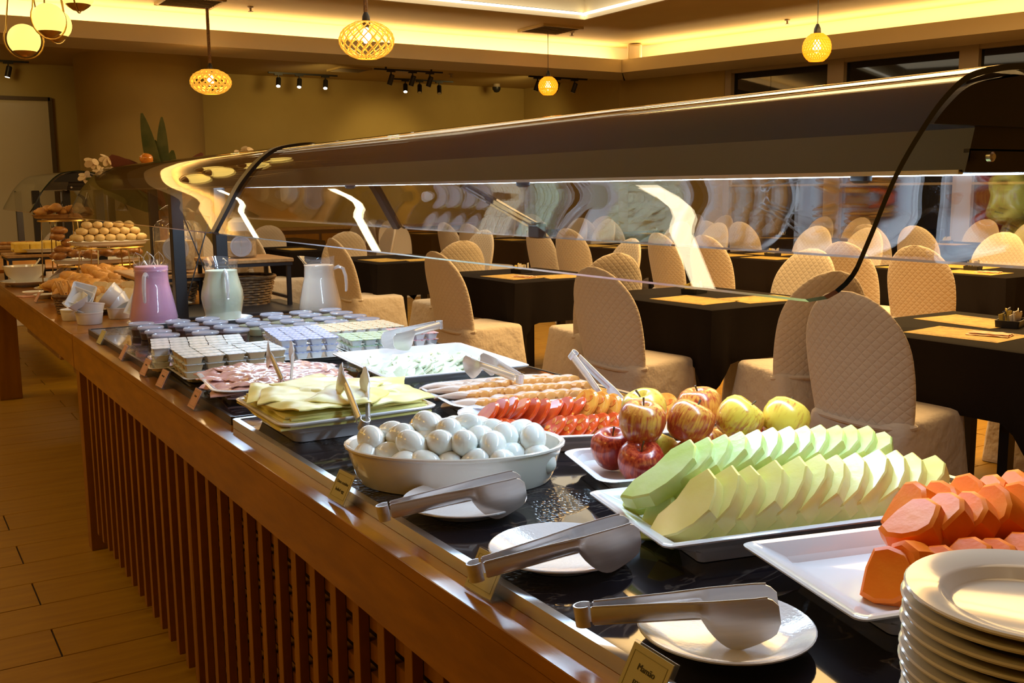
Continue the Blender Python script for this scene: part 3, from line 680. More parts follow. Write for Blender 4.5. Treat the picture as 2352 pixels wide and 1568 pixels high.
# ================================================================ APPLES
def apple_me(mat):
    pr=[(.0015,-.0265),(.007,-.029),(.013,-.0325),(.020,-.033),(.029,-.026),(.0365,-.011),(.0395,.004),(.0375,.018),(.031,.0285),(.022,.0335),(.013,.0325),(.007,.027),(.003,.022),(.0012,.0205)]
    g=G(); n=26; g.loft([[(r*(1+.035*math.cos(5*2*PI*j/n)*(.5 if z<0 else .2))*math.cos(2*PI*j/n),r*(1+.035*math.cos(5*2*PI*j/n)*(.5 if z<0 else .2))*math.sin(2*PI*j/n),z) for j in range(n)] for r,z in pr])
    return g.mesh('apple',mat,ang=80)
AM={k:apple_me(m) for k,m in APM.items()}
stg=G().tube([(0,0,.018),(.002,.001,.030),(.006,.002,.041)],[.0016,.0014,.002],6).mesh('stem',stemm)
APP=[(1.108,1.440,.920,'r','red apple at the left end of the apple dish',(.2,-.2,0)),(1.098,1.348,.917,'r','red apple at the front left of the dish, hollow facing up',(.35,-.25,0)),(1.115,1.366,.982,'o','russet apple on top at the left with a dark speckled side',(.1,-.1,1)),(1.172,1.430,.984,'y','pale orange apple on top behind the russet one',(-.3,.1,2)),(1.188,1.325,.980,'o','orange-red streaked apple on top, second from the front left',(.35,.3,.5)),(1.272,1.392,.984,'o','orange apple on top at the back, stem upward',(.05,.1,3)),(1.266,1.284,.983,'y','yellow-green apple on top with a long stem pointing right',(.35,.55,0)),(1.338,1.244,.980,'y','yellow and red apple on top at the right end',(.5,-.3,2)),(1.165,1.390,.917,'y','yellow apple low in the dish between the red ones',(.4,.2,1)),(1.185,1.305,.916,'y','green-yellow apple low at the front with upright stem',(.15,.15,4)),(1.258,1.352,.916,'o','yellow streaked apple low in the middle of the dish',(.2,.4,2)),(1.282,1.270,.916,'y','freckled yellow apple low at the front right',(.2,.1,5)),(1.345,1.315,.917,'r','red apple low at the back behind the yellow ones',(.3,-.2,1)),(1.375,1.235,.917,'y','yellow apple lowest at the right end, mostly hidden',(.3,.2,2))]
for (x,y,z,c,l,ro) in APP:
    a_=ob('apple',AM[c],loc=(x,y,z+.001),rot=ro,scale=1.06 if z>.95 else 1.03,label=l,cat='apple',group='apples in the small dish')
    ob('stem',stg,parent=a_)
# ================================================================ TOMATOES
def tomato(m):
    g=G().lathe([(.001,-.0045),(.027,-.0045),(.0305,-.002),(.031,0),(.0305,.002),(.027,.0045),(.001,.0045)],24); return g.mesh('tomato_slice',m)
tm={'r':tomato(tom_r),'o':tomato(tom_o)}
seedg=G()
for k in range(5):
    a=2*PI*k/5; c,s_=math.cos(a),math.sin(a)
    seedg.loft([ell(.0085,.0055,z,10) for z in (-.0052,.0052)],M=RZ(a)@T(.0155,0,0))
seedm=seedg.mesh('seed_pocket',tom_s)
tc=Vector((1.235,1.735)); td=Vector((math.cos(R(-24)),math.sin(R(-24)))); tn=Vector((-td.y,td.x))
def tom(u,v,z,c,tilt,lab,s=1.0,fx=8):
    p=tc+td*u+tn*v
    o=ob('tomato_slice',tm[c],loc=(p.x,p.y,z),rot=Euler((0,0,0)),scale=s,label=lab,cat='tomato slice',group='tomato slices on the rounded platter')
    o.rotation_euler=(RZ(R(-24)+rnd.uniform(-.15,.15))@RX(R(fx))@RY(R(tilt))).to_euler(); 
    if c=='o' or fx>20: ob('seed_pocket',seedm,parent=o)
    return o
for i in range(17):
    u=-.19+i*.0235
    tom(u,.005+.03*math.sin(i*.35),.918+.006*math.sin(i*.9)+(.01 if i in(9,10,11) else 0),'r' if i<9 else 'o',-48+rnd.uniform(-8,8),'%s tomato slice, %s from the left in the main leaning row'%('red' if i<9 else 'orange',ORD[i]),1.18,8 if i<9 else 34)
for i in range(9):
    tom(-.06+i*.023,-.075,.905,'r' if i<7 else 'o',-45+rnd.uniform(-8,8),'tomato slice, %s from the left in the front row near the rim'%ORD[i],1.0,22)
for i in range(8):
    tom(-.12+i*.034,.085,.903,'r' if i<4 else 'o',-50+rnd.uniform(-8,8),'tomato slice, %s from the left in the rear row'%ORD[i])
for i in range(5):
    tom(-.185+i*.012,-.02-.012*i,.902,'r',-25,'tomato slice lying flat behind the eggs, %s from the left'%ORD[i],.95)
# ================================================================ MELON
def crescent(w,h,t,mat,name,seed=0,inner=.35):
    """D-shaped slice: outer faceted arc, straight inner edge; plane (v,u), thickness t"""
    outer=[]; n=7
    for k in range(n+1):
        a=PI*k/n; outer.append((-w*math.sin(a)*(1+.05*math.sin(seed+k*2)),h/2*-math.cos(a)))
    poly=outer+[(w*inner*.55,h*.28),(w*inner*.2,0),(w*inner*.5,-h*.27)]
    return G().prism(poly,-t/2,t/2,bev=.003).mesh(name,mat,ang=25)
# in slice space x = toward viewer(-), y = up along the slice, z = thickness along the row
msl=[crescent(.058,.150,.033,mely,'melon_slice',k) for k in range(3)]
gsl=[crescent(.050,.135,.026,melg,'honeydew_slice',k+4) for k in range(3)]
mc=Vector((1.148,1.075)); md=Vector((math.cos(R(-13.5)),math.sin(R(-13.5)))); mn=Vector((-md.y,md.x))
def lean(o,base,lean_,yaw_=0,pit=0):
    o.rotation_euler=(RZ(R(base)+yaw_)@RY(R(lean_))@RX(pit)@Matrix(((0,0,1,0),(1,0,0,0),(0,1,0,0),(0,0,0,1)))).to_euler()
for i in range(12):
    u=-.185+i*.0345; p=mc+md*u-mn*.040
    ln=47+i*1.0 if i<11 else 64
    o=ob('melon_slice',msl[i%3],loc=(p.x,p.y,.934-.003*max(0,i-8)),label='yellow melon slice, %s from the left in the front row'%ORD[i],cat='melon slice',group='yellow melon slices in the front row')
    lean(o,-13.5,ln,rnd.uniform(-.05,.05)+.22,R(10)); o.scale=(1.05,(.86 if i<3 else 1.0)+.05*math.sin(i*1.7),1)
for i in range(13):
    u=-.190+i*.0285; p=mc+md*u+mn*.030
    ln=58+i*.7 if i<12 else 76
    o=ob('honeydew_slice',gsl[i%3],loc=(p.x,p.y,.966+.010*math.sin(PI*i/12)),label='pale green melon slice, %s from the left in the upper row'%ORD[i],cat='melon slice',group='pale green melon slices in the upper row')
    lean(o,-13.5,ln,rnd.uniform(-.05,.05)+.22,R(8)); o.scale=(1.05,1.05,1)
for i in range(8):
    u=-.17+i*.042; p=mc+md*u+mn*.080
    o=ob('honeydew_slice',gsl[i%3],loc=(p.x,p.y,.940),label='pale green melon slice, %s from the left in the hidden rear row'%ORD[i],cat='melon slice',group='pale green melon slices in the rear row')
    lean(o,-13.5,52,.1)
for i in range(4):
    p=mc+md*(-.205+.016*i)-mn*(-.02+.022*i)
    o=ob('honeydew_slice',gsl[i%3],loc=(p.x,p.y,.914),label='pale green melon slice under the heap at the left end, %s one'%ORD[i],cat='melon slice',group='low melon slices at the left end'); lean(o,-13.5,20+8*i,.4); o.scale=(.9,.7,.9)
# ================================================================ PAPAYA
def chunk(k):
    w,h,t=.042,.078,.040; n=6; outer=[(-w*math.sin(PI*q/n)**.8*(1+.07*math.sin(k*2+q*2.3)),-h/2*math.cos(PI*q/n)*(1+.05*math.cos(k+q))) for q in range(n+1)]
    poly=outer+[(.017,h*.40),(.021,h*.05),(.019,-h*.42)]
    g=G(); cx=-.01; rings=[]
    for z,kk,sx in ((-t/2,.86,0),(-t/2+.004,1,0),(0,1.03,.002),(t/2-.004,1,0),(t/2,.86,0)): rings.append([(cx+(x-cx)*kk,y*kk,z) for x,y in poly])
    return g.loft(rings).mesh('papaya_chunk',papm,ang=32)
psl=[chunk(k) for k in range(4)]
pc=Vector((1.175,.768)); pd=Vector((math.cos(R(-15)),math.sin(R(-15)))); pn=Vector((-pd.y,pd.x))
def pap(u,v,z,ln,yw,i,lab,grp):
    p=pc+pd*u+pn*v
    o=ob('papaya_chunk',psl[i%4],loc=(p.x,p.y,z),label=lab,cat='papaya chunk',group=grp); lean(o,-15,ln,yw); 
    o.scale=(1,1+rnd.uniform(-.08,.1),1.0+rnd.uniform(-.08,.08))
for i in range(9): pap(-.110+i*.041,-.060,.921+(.003 if i%2 else 0),46+rnd.uniform(-6,10),rnd.uniform(-.15,.2)+.15,i,'orange papaya chunk, %s from the left in the front row'%ORD[i],'papaya chunks in the front row')
for i in range(9): pap(-.085+i*.041,.012,.958+(.003 if i%2 else 0),(56 if i<2 else 38)+rnd.uniform(-5,8),rnd.uniform(-.15,.2)+.1,i+1,'orange papaya chunk, %s from the left in the raised middle row'%ORD[i],'papaya chunks in the middle row')
for i in range(8): pap(-.04+i*.042,.072,.955,35+rnd.uniform(-8,8),rnd.uniform(-.2,.2),i+2,'orange papaya chunk, %s from the left in the rear row'%ORD[i],'papaya chunks in the rear row')
for i in range(6): pap(-.07+i*.05,.03,.906,10,0,i,'papaya chunk under the heap, %s from the left'%ORD[i],'papaya chunks under the heap')
pap(-.150,-.028,.912,30,.5,2,'small papaya chunk standing alone at the left end','papaya chunks at the left end'); pap(-.128,-.036,.914,15,.1,1,'papaya chunk beside the small one at the left end','papaya chunks at the left end')
# ================================================================ HAM, CHEESES, TURKEY
def drape(w,l,z0,amp,frq,seed,th=.0022,droop=.0):
    def fn(a,b):
        x=(a-.5)*w; y=(b-.5)*l
        e=1+.04*noise.noise(Vector((a*3,b*3,seed)))
        n_=noise.noise(Vector((x*frq,y*frq*.45,seed)))+.5*noise.noise(Vector((x*frq*2.2,y*frq*1.6,seed+9)))
        r=max(abs(a-.5),abs(b-.5))*2
        return (x*e,y*e,z0+amp*n_-droop*max(0,r-.72)**1.5)
    return G().sheet(fn,22,22,th)
hc=Vector((.872,2.60))
for i in range(4): 
    ob('ham_slice',drape(.29,.27,.0,.004,9,i,.004,.03),hamm,loc=(hc.x,hc.y,TZ+.018+.0055*i),rot=(0,0,R(-7+i*3)),label='wide pink ham slice, %s from the bottom of the stack'%ORD[i],cat='ham slice',group='ham slices beneath')
hs_=[drape(.11,.12,0,.008,26,20+k,.0022,.02).mesh('ham_slice',hamm,ang=60) for k in range(4)]
k=0
for j in range(4):
    for i in range(5):
        x=-.12+i*.060; y=.105-j*.070; p=Matrix.Rotation(R(-7),2)@Vector((x,y))
        lab='folded pink ham slice, row %s from the back, %s from the left'%(ORD[j],ORD[i])
        ob('ham_slice',hs_[k%4],loc=(hc.x+p.x,hc.y+p.y,TZ+.046+.002*(i%2)-.01*(abs(x)>.1)),rot=(R(rnd.uniform(-7,7)),R(rnd.uniform(-8,8)),rnd.uniform(0,6.3)),label=lab,cat='ham slice',group='folded ham slices'); k+=1
cc=Vector((.848,2.125))
for i in range(6):
    ob('cheese_slice',drape(.338-.006*i,.318-.006*i,0,.0028,8,40+i,.0045,.02+.006*i),cheesem,loc=(cc.x+rnd.uniform(-.005,.005),cc.y+rnd.uniform(-.005,.005),TZ+.044+.0050*i),rot=(0,0,R(rnd.uniform(-3,3))),label='wide yellow cheese slice, %s from the bottom of the pile'%ORD[i],cat='cheese slice',group='yellow cheese slices beneath')
cs_=[drape(.16,.165,0,.0075,15,60+k,.0028,.035).mesh('cheese_slice',cheesem,ang=60) for k in range(4)]
k=0
for j in range(3):
    for i in range(3):
        x=-.085+i*.085; y=.08-j*.08
        ob('cheese_slice',cs_[k%4],loc=(cc.x+x,cc.y+y,TZ+.080+.003*(k%2)-(.004 if abs(x)>.05 else 0)),rot=(R(rnd.uniform(-4,4)),R(rnd.uniform(-4,4)),rnd.uniform(0,6.3)),label='rumpled yellow cheese slice on top, row %s from the back, %s from the left'%(ORD[j],ORD[i]),cat='cheese slice',group='rumpled yellow cheese slices on top'); k+=1
# white cheese: many small flat pieces in overlapping rows on a base layer
wc=Vector((1.285,2.525)); Mw=Matrix.Rotation(R(-5),2)
wm=[G().prism([(x*(1+.1*math.sin(k+x*200)),y) for x,y in rr(.021,.015+.002*k,.004,2)],-.0028,.0028,bev=.001).mesh('white_cheese_piece',whitec,False) for k in range(3)]
k=0
for lay,(nu,nv,zz) in enumerate(((13,12,.024),(11,10,.036),(8,8,.048))):
    for j in range(nv):
        for i in range(nu):
            if k>=290: break
            x=(i-(nu-1)/2)*.0245+rnd.uniform(-.005,.005); y=(j-(nv-1)/2)*.0265+rnd.uniform(-.006,.006); p=Mw@Vector((x,y))
            z_=TZ+zz+rnd.uniform(-.002,.003)
            ob('white_cheese_piece',wm[k%3],loc=(wc.x+p.x,wc.y+p.y,z_),rot=(R(rnd.uniform(-26,26)),R(-24+rnd.uniform(-16,16)),rnd.uniform(-.7,.7)+(1.5 if rnd.random()<.25 else 0)),label='white cheese piece, %s layer, %s row from the front, %s from the left'%(('bottom','middle','top')[lay],ORD[j],ORD[i]),cat='cheese piece',group='white cheese pieces'); k+=1
# turkey rolls: folded fans with orange rind
def turk(seed):
    rg=[]; n=12
    for q in range(8):
        t=q/7; s_=.0115+.007*math.sin(PI*min(1,t*1.1)); fl=.55+.1*math.sin(seed+q)
        rg.append([(s_*math.cos(2*PI*j/n)*1.15,-.055+.11*t,s_*fl*math.sin(2*PI*j/n)+.004*math.sin(3*t+seed)) for j in range(n)])
    return G().loft(rg).mesh('turkey_roll',turkm,ang=50)
def turkend():
    n=12; return G().loft([[(.0135*1.15*math.cos(2*PI*j/n)*s_,y,.0088*math.sin(2*PI*j/n)*s_) for j in range(n)] for y,s_ in ((-.066,.5),(-.063,1.05),(-.054,1.22),(-.036,1.06))]).mesh('rind_end',turke)
tks=[turk(k) for k in range(3)]; te=turkend(); uc=Vector((1.272,2.07)); Mu=Matrix.Rotation(R(-8),2)
for row,(y,z_,nn) in enumerate(((.072,.040,13),(.010,.046,14),(-.045,.040,14),(-.092,.032,13))):
    for i in range(nn):
        x=-.148+i*.0228; p=Mu@Vector((x,y+.018*math.cos(x*9)))
        o=ob('turkey_roll',tks[i%3],loc=(uc.x+p.x,uc.y+p.y,TZ+z_+rnd.uniform(-.001,.002)),rot=(R(-9),R(rnd.uniform(-15,15)),R(-8+22-60*x+rnd.uniform(-8,8))),label='rolled turkey slice, %s from the left in the %s row from the back'%(ORD[i],ORD[row]),cat='turkey slice',group='rolled turkey slices')
        if row>0 or i>4: ob('rind_end',te,parent=o,)
# ================================================================ TONGS
def tongs(hinge,tip,lab,open_=.038,L_=.225,rollq=0,s=1.0):
    """hinge & tip: points; local x runs hinge->tip, z up, arms spread in y"""
    t_=thing('serving_tongs',lab,'tongs',hinge); X=(Vector(tip)-Vector(hinge)).normalized(); Y=Zu.cross(X).normalized(); Z=X.cross(Y)
    t_.rotation_euler=(Matrix(((X.x,Y.x,Z.x,0),(X.y,Y.y,Z.y,0),(X.z,Y.z,Z.z,0),(0,0,0,1)))@RX(rollq)).to_euler()
    t_.scale=(s,s,s)
    prof=[(.012,-.011),(.05,-.010),(.125,-.008)]
    for k in range(1,9):
        a=PI*k/9; prof.append((.130+.045*(1-math.cos(a)) ,-.010-.034*math.sin(a)**.8))
    prof+=[(L_-.001,-.006),(L_,.003),(L_-.006,.0105),(L_-.012,.012),(.012,.011)]
    for sg in (1,-1):
        g=G(); th=.0011
        def yy(x): return sg*(.007+(open_/2-.007)*min(1,x/.16)+ (.004*math.sin(PI*max(0,min(1,(x-.13)/.09)))))
        ctr=(.17,-.004); n=len(prof)
        rings=[]
        for side in (-th,th):
            rings.append([(x,yy(x)+side,z) for x,z in prof])
        # fill with strips between upper and lower edge
        up=[(x,.0115) for x in [L_*.055+(L_*.945-.001)*k/34 for k in range(35)]]
        def low(x):
            if x<.138: return -.0095+.002*x/.138
            a=(x-.138)/(L_-.138)
            q=math.sin(PI/2*min(1,a/.42))**.75 if a<.42 else 1-.42*((a-.42)/.58)**1.3
            q*=1-max(0,(a-.88)/.12)**2*.62
            return -.0085-.037*q
        vs=[];fs=[];m=len(up)
        for x,zu in up:
            zl=low(x); zt=zu-(.012*max(0,(x-(L_-.016))/.016)**2.2)
            for q,z in enumerate((zt,zt*.66+zl*.34,zt*.34+zl*.66,zl)):
                bul=(.0015 if x>.142 else .0048)*(1 if q in (1,2) else 0)
                for side in (-th,th): vs.append((x,yy(x)+sg*bul+side,z))
        for i in range(m-1):
            o=i*8; p=o+8
            for q in range(3):
                a=o+q*2; b=p+q*2
                fs+=[(a,b,b+2,a+2),(a+1,a+3,b+3,b+1)]
            fs+=[(o,o+1,p+1,p),(o+6,p+6,p+7,o+7)]
        fs+=[(0,2,3,1),(2,4,5,3),(4,6,7,5)]; o=(m-1)*8; fs+=[(o,o+1,o+3,o+2),(o+2,o+3,o+5,o+4),(o+4,o+5,o+7,o+6)]
        g.add(vs,fs)
        g.tube([(x,yy(x)+sg*.0006,.0118) for x in (.014,.05,.1,.15,.2,L_-.012)],.0014,5)
        g.tube([(x,yy(x)+sg*.0006,low(x)) for x in (.014,.05,.1,.137)],.0013,5)
        ob('arm',g,steel,t_,ang=40)
    g=G(); pts=[]
    for k in range(13):
        a=R(-130+260*k/12); pts.append((-.002-.0115*math.cos(a)+.004,.0105*math.sin(a)))
    g.loft([[(x,y,z) for x,y in pts]+[(x*.86+.0005,y*.86) + (z,) for x,y in reversed(pts)] for z in (-.0125,.0125)])
    ob('hinge',g,steel,t_,ang=40); return t_
tongs((.638,1.412,.893),(.822,1.333,.930),'steel serving tongs resting on the plate beside the egg dish')
tongs((.630,1.112,.896),(.812,1.052,.934),'steel serving tongs resting across the middle plate')
tongs((.668,.925,.895),(.835,.770,.930),'steel serving tongs nearest the camera, smudge near the tip')
tongs((.815,1.885,.918),(.865,2.045,.987),'steel tongs tipped into the yellow cheese slices',.05,rollq=.25)
tongs((.822,2.36,.925),(.868,2.53,.985),'steel tongs standing in the pink ham',.055,rollq=.1)
tongs((1.465,2.78,.975),(1.315,2.73,.965),'steel tongs lying over the rear corner of the white cheese',.05)
tongs((1.255,1.985,.950),(1.235,2.15,.975),'short steel tongs laid across the turkey slices',.06,s=.85)
tongs((1.345,1.90,1.010),(1.375,1.80,.925),'steel tongs propped upright behind the tomato slices',.06,s=.8)
# ================================================================ PORTION PACKETS
def packet(foil,cup,w=.052,l=.036,h=.019):
    cupm=G().loft([rring(w/2-.008,l/2-.008,.005,0,2),rring(w/2-.003,l/2-.003,.006,h-.001,2)]).mesh('cup',cup,ang=40)
    lid=G().loft([rring(w/2,l/2,.006,h-.001,2),rring(w/2,l/2,.006,h+.0008,2)]).mesh('foil_lid',foil,False)
    return cupm,lid
def block(cx,cy,nx,ny,nz,foil,cup,rot,what,grp,w=.054,l=.040,h=.0205,z0=TZ+.008,lw=.052,ll=.036,skip=lambda i,j,k:False):
    cm,lm=packet(foil,cup,lw,ll,h-.0012); M2=Matrix.Rotation(R(rot),2)
    for k in range(nz):
        for j in range(ny):
            for i in range(nx):
                if skip(i,j,k): continue
                vis=(k==nz-1) or j==0 or i==0
                if not vis: continue
                p=M2@Vector(((i-(nx-1)/2)*w+rnd.uniform(-.001,.001),(j-(ny-1)/2)*l+rnd.uniform(-.001,.001)))
                top='top layer' if k==nz-1 else ('bottom layer' if k==0 else 'middle layer')
                t_=thing('portion_packet','%s, %s, row %s from front, %s from left'%(what,top,ORD[j],ORD[i]),'portion packet',(cx+p.x,cy+p.y,z0+k*h),(0,0,R(rot+rnd.uniform(-2,2))),grp)
                ob('cup',cm,parent=t_); ob('foil_lid',lm,parent=t_)
def flat_tray(lab,cx,cy,a,b,rot): return ob('tray_plate',platter_g(a,b,.02,.016,3,.85,.006),china2,loc=(cx,cy,TZ),rot=(0,0,R(rot)),label=lab,cat='platter')
flat_tray('narrow white tray under the rear white portion packets',.815,3.115,.150,.135,-12)
flat_tray('narrow white tray under the front tan-sided packets',.845,2.905,.155,.130,-2)
flat_tray('white tray under the blue-lidded packets',1.135,3.12,.115,.20,-8)
flat_tray('white tray under the cream, green and pink packets',1.405,3.20,.150,.25,-3)
block(.812,3.12,5,4,3,foilW,cupw,-12,'white foil butter portion','white foil portions at the rear left',w=.054,l=.056,ll=.052)
block(.845,2.915,5,4,3,foilW,cuptan,-3,'pale foil portion in tan cup','pale foil portions at the front left',w=.058,l=.052,lw=.056,ll=.048)
block(1.135,3.12,4,7,3,foilB,cupw,-9,'blue and white lidded portion','blue-lidded portions',w=.046,l=.046,lw=.044,ll=.042)
block(1.42,3.315,6,5,2,foilY,cupw,-3,'cream lidded portion with orange dots','cream lidded portions',w=.046,l=.042,ll=.038,lw=.044)
block(1.355,3.06,4,4,2,foilG,cupw,-8,'green lidded portion','green lidded portions',w=.046,l=.046,lw=.044,ll=.042)
block(1.515,3.08,3,4,2,foilP,cupw,-6,'pink lidded portion with red fruit dot','pink lidded portions',w=.044,l=.046,lw=.042,ll=.042)
# ================================================================ LIDDED CUPS
cupL=G().lathe([(.034,0),(.040,.038),(.041,.040),(.0395,.040),(.033,.002)],24,caps=False); cupme=cupL.mesh('cup_wall',clear)
lidg=G().lathe([(.0445,.0385),(.0455,.040),(.0455,.044),(.043,.0465),(.040,.044),(.012,.0445),(.001,.0448)],28).mesh('lid',lidm)
fillj=G().lathe([(.001,.001),(.0325,.001),(.0365,.024),(.001,.026)],20).mesh('jam_filling',jam)
fillb=G().lathe([(.001,.001),(.0325,.001),(.0365,.024),(.02,.027),(.001,.023)],20).mesh('butter_filling',butter)
cols=[(.808,'j'),(.932,'j'),(1.048,'j'),(1.168,'m'),(1.293,'b'),(1.412,'b'),(1.537,'b')]
for ci,(x,t) in enumerate(cols):
    for ri,y in enumerate((3.50,3.615,3.74,3.86)):
        fj= t=='j' or (t=='m' and ri<2 and False)
        lab='%s cup with clear lid, column %s from the left, row %s from the front'%('dark jam' if fj else 'pale butter',ORD[ci],ORD[ri])
        if ci==3 and ri==3: continue
        c_=thing('lidded_cup',lab,'lidded cup',(x+rnd.uniform(-.006,.006),y+rnd.uniform(-.008,.008),TZ),group='dark jam cups' if fj else 'pale butter cups')
        ob('cup_wall',cupme,parent=c_); ob('lid',lidg,parent=c_); ob('jam_filling' if fj else 'butter_filling',fillj if fj else fillb,parent=c_)
# ================================================================ JUGS
def jug(x,y,lab,liq,body,hang,level,flut=0,s=1.0):
    t_=thing('milk_jug',lab,'jug',(x,y,TZ+.010),(0,0,R(hang)),scale=s)
    n=40
    def rings(off,zmax=9):
        o=[]
        for r,z in body:
            if z>zmax: break
            ring=[]
            for j in range(n):
                a=2*PI*j/n; rad=r-off
                if flut and .02<z<.12: rad*=1+.018*math.cos(flut*a)
                sx=0
                if z>.215: sx=.020*max(0,math.cos(a-PI))**6*((z-.215)/.02)   # pouring lip at -x
                ring.append(((rad+sx)*math.cos(a),(rad+sx)*math.sin(a),z+ (.006*math.cos(2*a) if z>.232 else 0)))
            o.append(ring)
        return o
    g=G(); g.loft(rings(0),caps=False); g.loft([rings(0)[0],[(0.001*math.cos(2*PI*j/n),.001*math.sin(2*PI*j/n),.001) for j in range(n)]],caps=False)
    ob('glass_body',g,jugg,t_,ang=60)
    lr=rings(.0022,level); lr.append([(p[0],p[1],level) for p in lr[-1]]); g=G(); g.loft([[(p[0],p[1],p[2]+.003) for p in r] for r in lr])
    ob('drink',g,liq,t_,ang=60)
    g=G(); rt=body[-4][0]
    g.tube([(rt-.004,0,.190),(rt+.018,0,.200),(rt+.038,0,.190),(rt+.047,0,.160),(rt+.049,0,.125),(rt+.047,0,.098),(rt+.044,0,.094)],[.007,.008,.008,.0075,.007,.006,.004],10)
    ob('handle',g,thin_glass('jug_handle_glass_'+lab[:4],(.9,.9,.92),.25,.02,.26),t_)
cone=[(.072,0),(.088,.012),(.091,.024),(.085,.06),(.076,.105),(.0665,.148),(.0655,.152),(.0645,.158),(.0635,.18),(.063,.203),(.0655,.207),(.063,.211),(.0655,.217),(.063,.222),(.066,.240)]
pear=[(.060,0),(.068,.008),(.077,.05),(.083,.088),(.081,.115),(.072,.150),(.064,.180),(.0625,.203),(.065,.207),(.0625,.211),(.065,.216),(.0625,.224),(.069,.244)]
ob('saucer',sauce,loc=(.905,4.10,TZ),label='small white plate under the pink jug',cat='plate')
ob('saucer',sauce,loc=(1.175,4.05,TZ),label='small plate under the pale green jug',cat='plate')
jug(.905,4.10,'glass jug of pink yoghurt drink with ice-clear handle',milkP,cone,-118,.222,0,1.0)
jug(1.165,4.06,'pear-shaped glass jug of pale green drink',milkG,pear,-95,.196,8,1.0)
jug(1.560,4.02,'glass jug of cream coloured drink, handle to the right',milkC,cone,-28,.205,0,.98)
# ================================================================ RAMEKINS
def ram_g(r=.055,h=.05):
    n=60
    def ring(rr_,z,fl): return [((rr_+fl*(.5+.5*math.cos(30*2*PI*j/n)))*math.cos(2*PI*j/n),(rr_+fl*(.5+.5*math.cos(30*2*PI*j/n)))*math.sin(2*PI*j/n),z) for j in range(n)]
    g=G(); g.loft([ring(r*.80,0,0),ring(r*.83,.003,.0015),ring(r*.93,h-.010,.0015),ring(r*.95,h-.008,0),ring(r,h-.004,0),ring(r*.99,h,0),ring(r*.93,h-.001,0),ring(r*.80,.006,0),ring(.002,.005,0)]); return g
rme=ram_g().mesh('ramekin',china,ang=50)
sq=G(); sq.loft([rring(.030,.030,.006,0,2),rring(.046,.046,.008,.032,2),rring(.048,.048,.008,.034,2),rring(.044,.044,.007,.033,2),rring(.028,.028,.005,.005,2)]); sqme=sq.mesh('square_bowl',china)
CZ=.8505
for (x,y,z,rt,sc,l) in ((.735,4.50,CZ,(0,0,0),1.02,'bottom fluted white ramekin of the front stack'),(.738,4.505,CZ+.038,(R(-6),R(8),0),1.02,'fluted white ramekin tilted on top of the front stack'),(.70,4.68,CZ,(0,0,0),.95,'fluted white ramekin behind the front stack'),(.94,4.46,CZ,(0,0,0),.95,'fluted white ramekin half behind the pink jug'),(.88,4.62,CZ,(0,0,0),1,'fluted ramekin at the back between the stacks'),(.885,4.62,CZ+.045,(R(-25),R(-30),0),1,'ramekin tipped on its side behind the pink jug'),(.865,4.60,CZ+.085,(R(-35),R(-40),.5),1,'topmost tilted ramekin leaning toward the pink jug')):
    ob('ramekin',rme,loc=(x,y,z),rot=rt,scale=sc,label=l,cat='ramekin')
for (x,y,z,rt,l) in ((.715,4.53,CZ+.088,(R(35),R(-55),R(20)),'square white bowl tipped sideways in the front ramekin'),(.725,4.56,CZ+.108,(R(35),R(-60),R(40)),'square white bowl with its corner pointing up'),(.700,4.50,CZ+.078,(R(10),R(-30),R(0)),'square white bowl lying lowest in the front stack'),(.93,4.47,CZ+.06,(R(0),R(-60),R(10)),'square white bowl leaning beside the pink jug')):
    ob('square_bowl',sqme,loc=(x,y,z),rot=rt,label=l,cat='bowl')
# ================================================================ MENU TAGS
def textmesh(s_,size,name):
    cu=bpy.data.curves.new(name,'FONT'); cu.body=s_; cu.size=size; cu.align_x='CENTER'; cu.align_y='CENTER'; cu.extrude=.0002
    o=bpy.data.objects.new(name,cu); COL.objects.link(o); dg=bpy.context.evaluated_depsgraph_get(); me=bpy.data.meshes.new_from_object(o.evaluated_get(dg)); bpy.data.objects.remove(o); me.materials.clear(); me.materials.append(ink); return me
def menu_tag(x,y,yaw_,lab,cm,text=None,s=1.0):
    # the acrylic L: a foot on the ledge and a card face leaning back; face normal is -y before yaw
    t_=thing('menu_tag',lab,'menu tag',(x,y,.8505),(0,0,R(yaw_)),scale=s)
    ob('foot',G().box(.062,.040,.0025,(0,.020,.00125)),clear,t_,smooth=False)
    M=T(0,0,.001)@RX(R(-28))
    ob('holder',G().box(.062,.0035,.054,(0,0,.027),M=M),clear,t_,smooth=False)
    c_=ob('card',G().box(.058,.0012,.050,(0,-.0026,.027),M=M),cm,t_,smooth=False)
    g=G()
    for sx,sz,cx,cz in ((.048,.0007,0,.046),(.048,.0007,0,.008),(.0007,.038,-.024,.027),(.0007,.038,.024,.027)): g.box(sx,.0003,sz,(cx,-.0034,cz),M=M)
    ob('card_border',g,pm('border_ink',(.28,.25,.10),.7) if 'border_ink' not in MATS else MATS['border_ink'],c_,smooth=False)
    if text:
        for k,(ln,sz) in enumerate(text):
            o=bpy.data.objects.new('lettering',textmesh(ln,sz,'lettering')); COL.objects.link(o); o.parent=c_
            o.matrix_local=M@T(0,-.0036,.034-.013*k)@RX(PI/2)
menu_tag(.634,.785,-92,'menu tag nearest the camera, card reading Mamao papaya',card,[('Mamão',.0085),('papaya',.0085)],1.15)
menu_tag(.648,1.135,-87,'menu tag under the hinge of the middle tongs, card in warm light',card,None,1.1)
menu_tag(.646,1.625,-87,'menu tag beside the egg dish, two printed lines',card,[('Ovos cozidos',.0075),('boiled egg',.0075)],1.05)
menu_tag(.640,2.555,-90,'pink menu tag before the gap between ham and cheese',cardpk,[('Queijo',.007)])
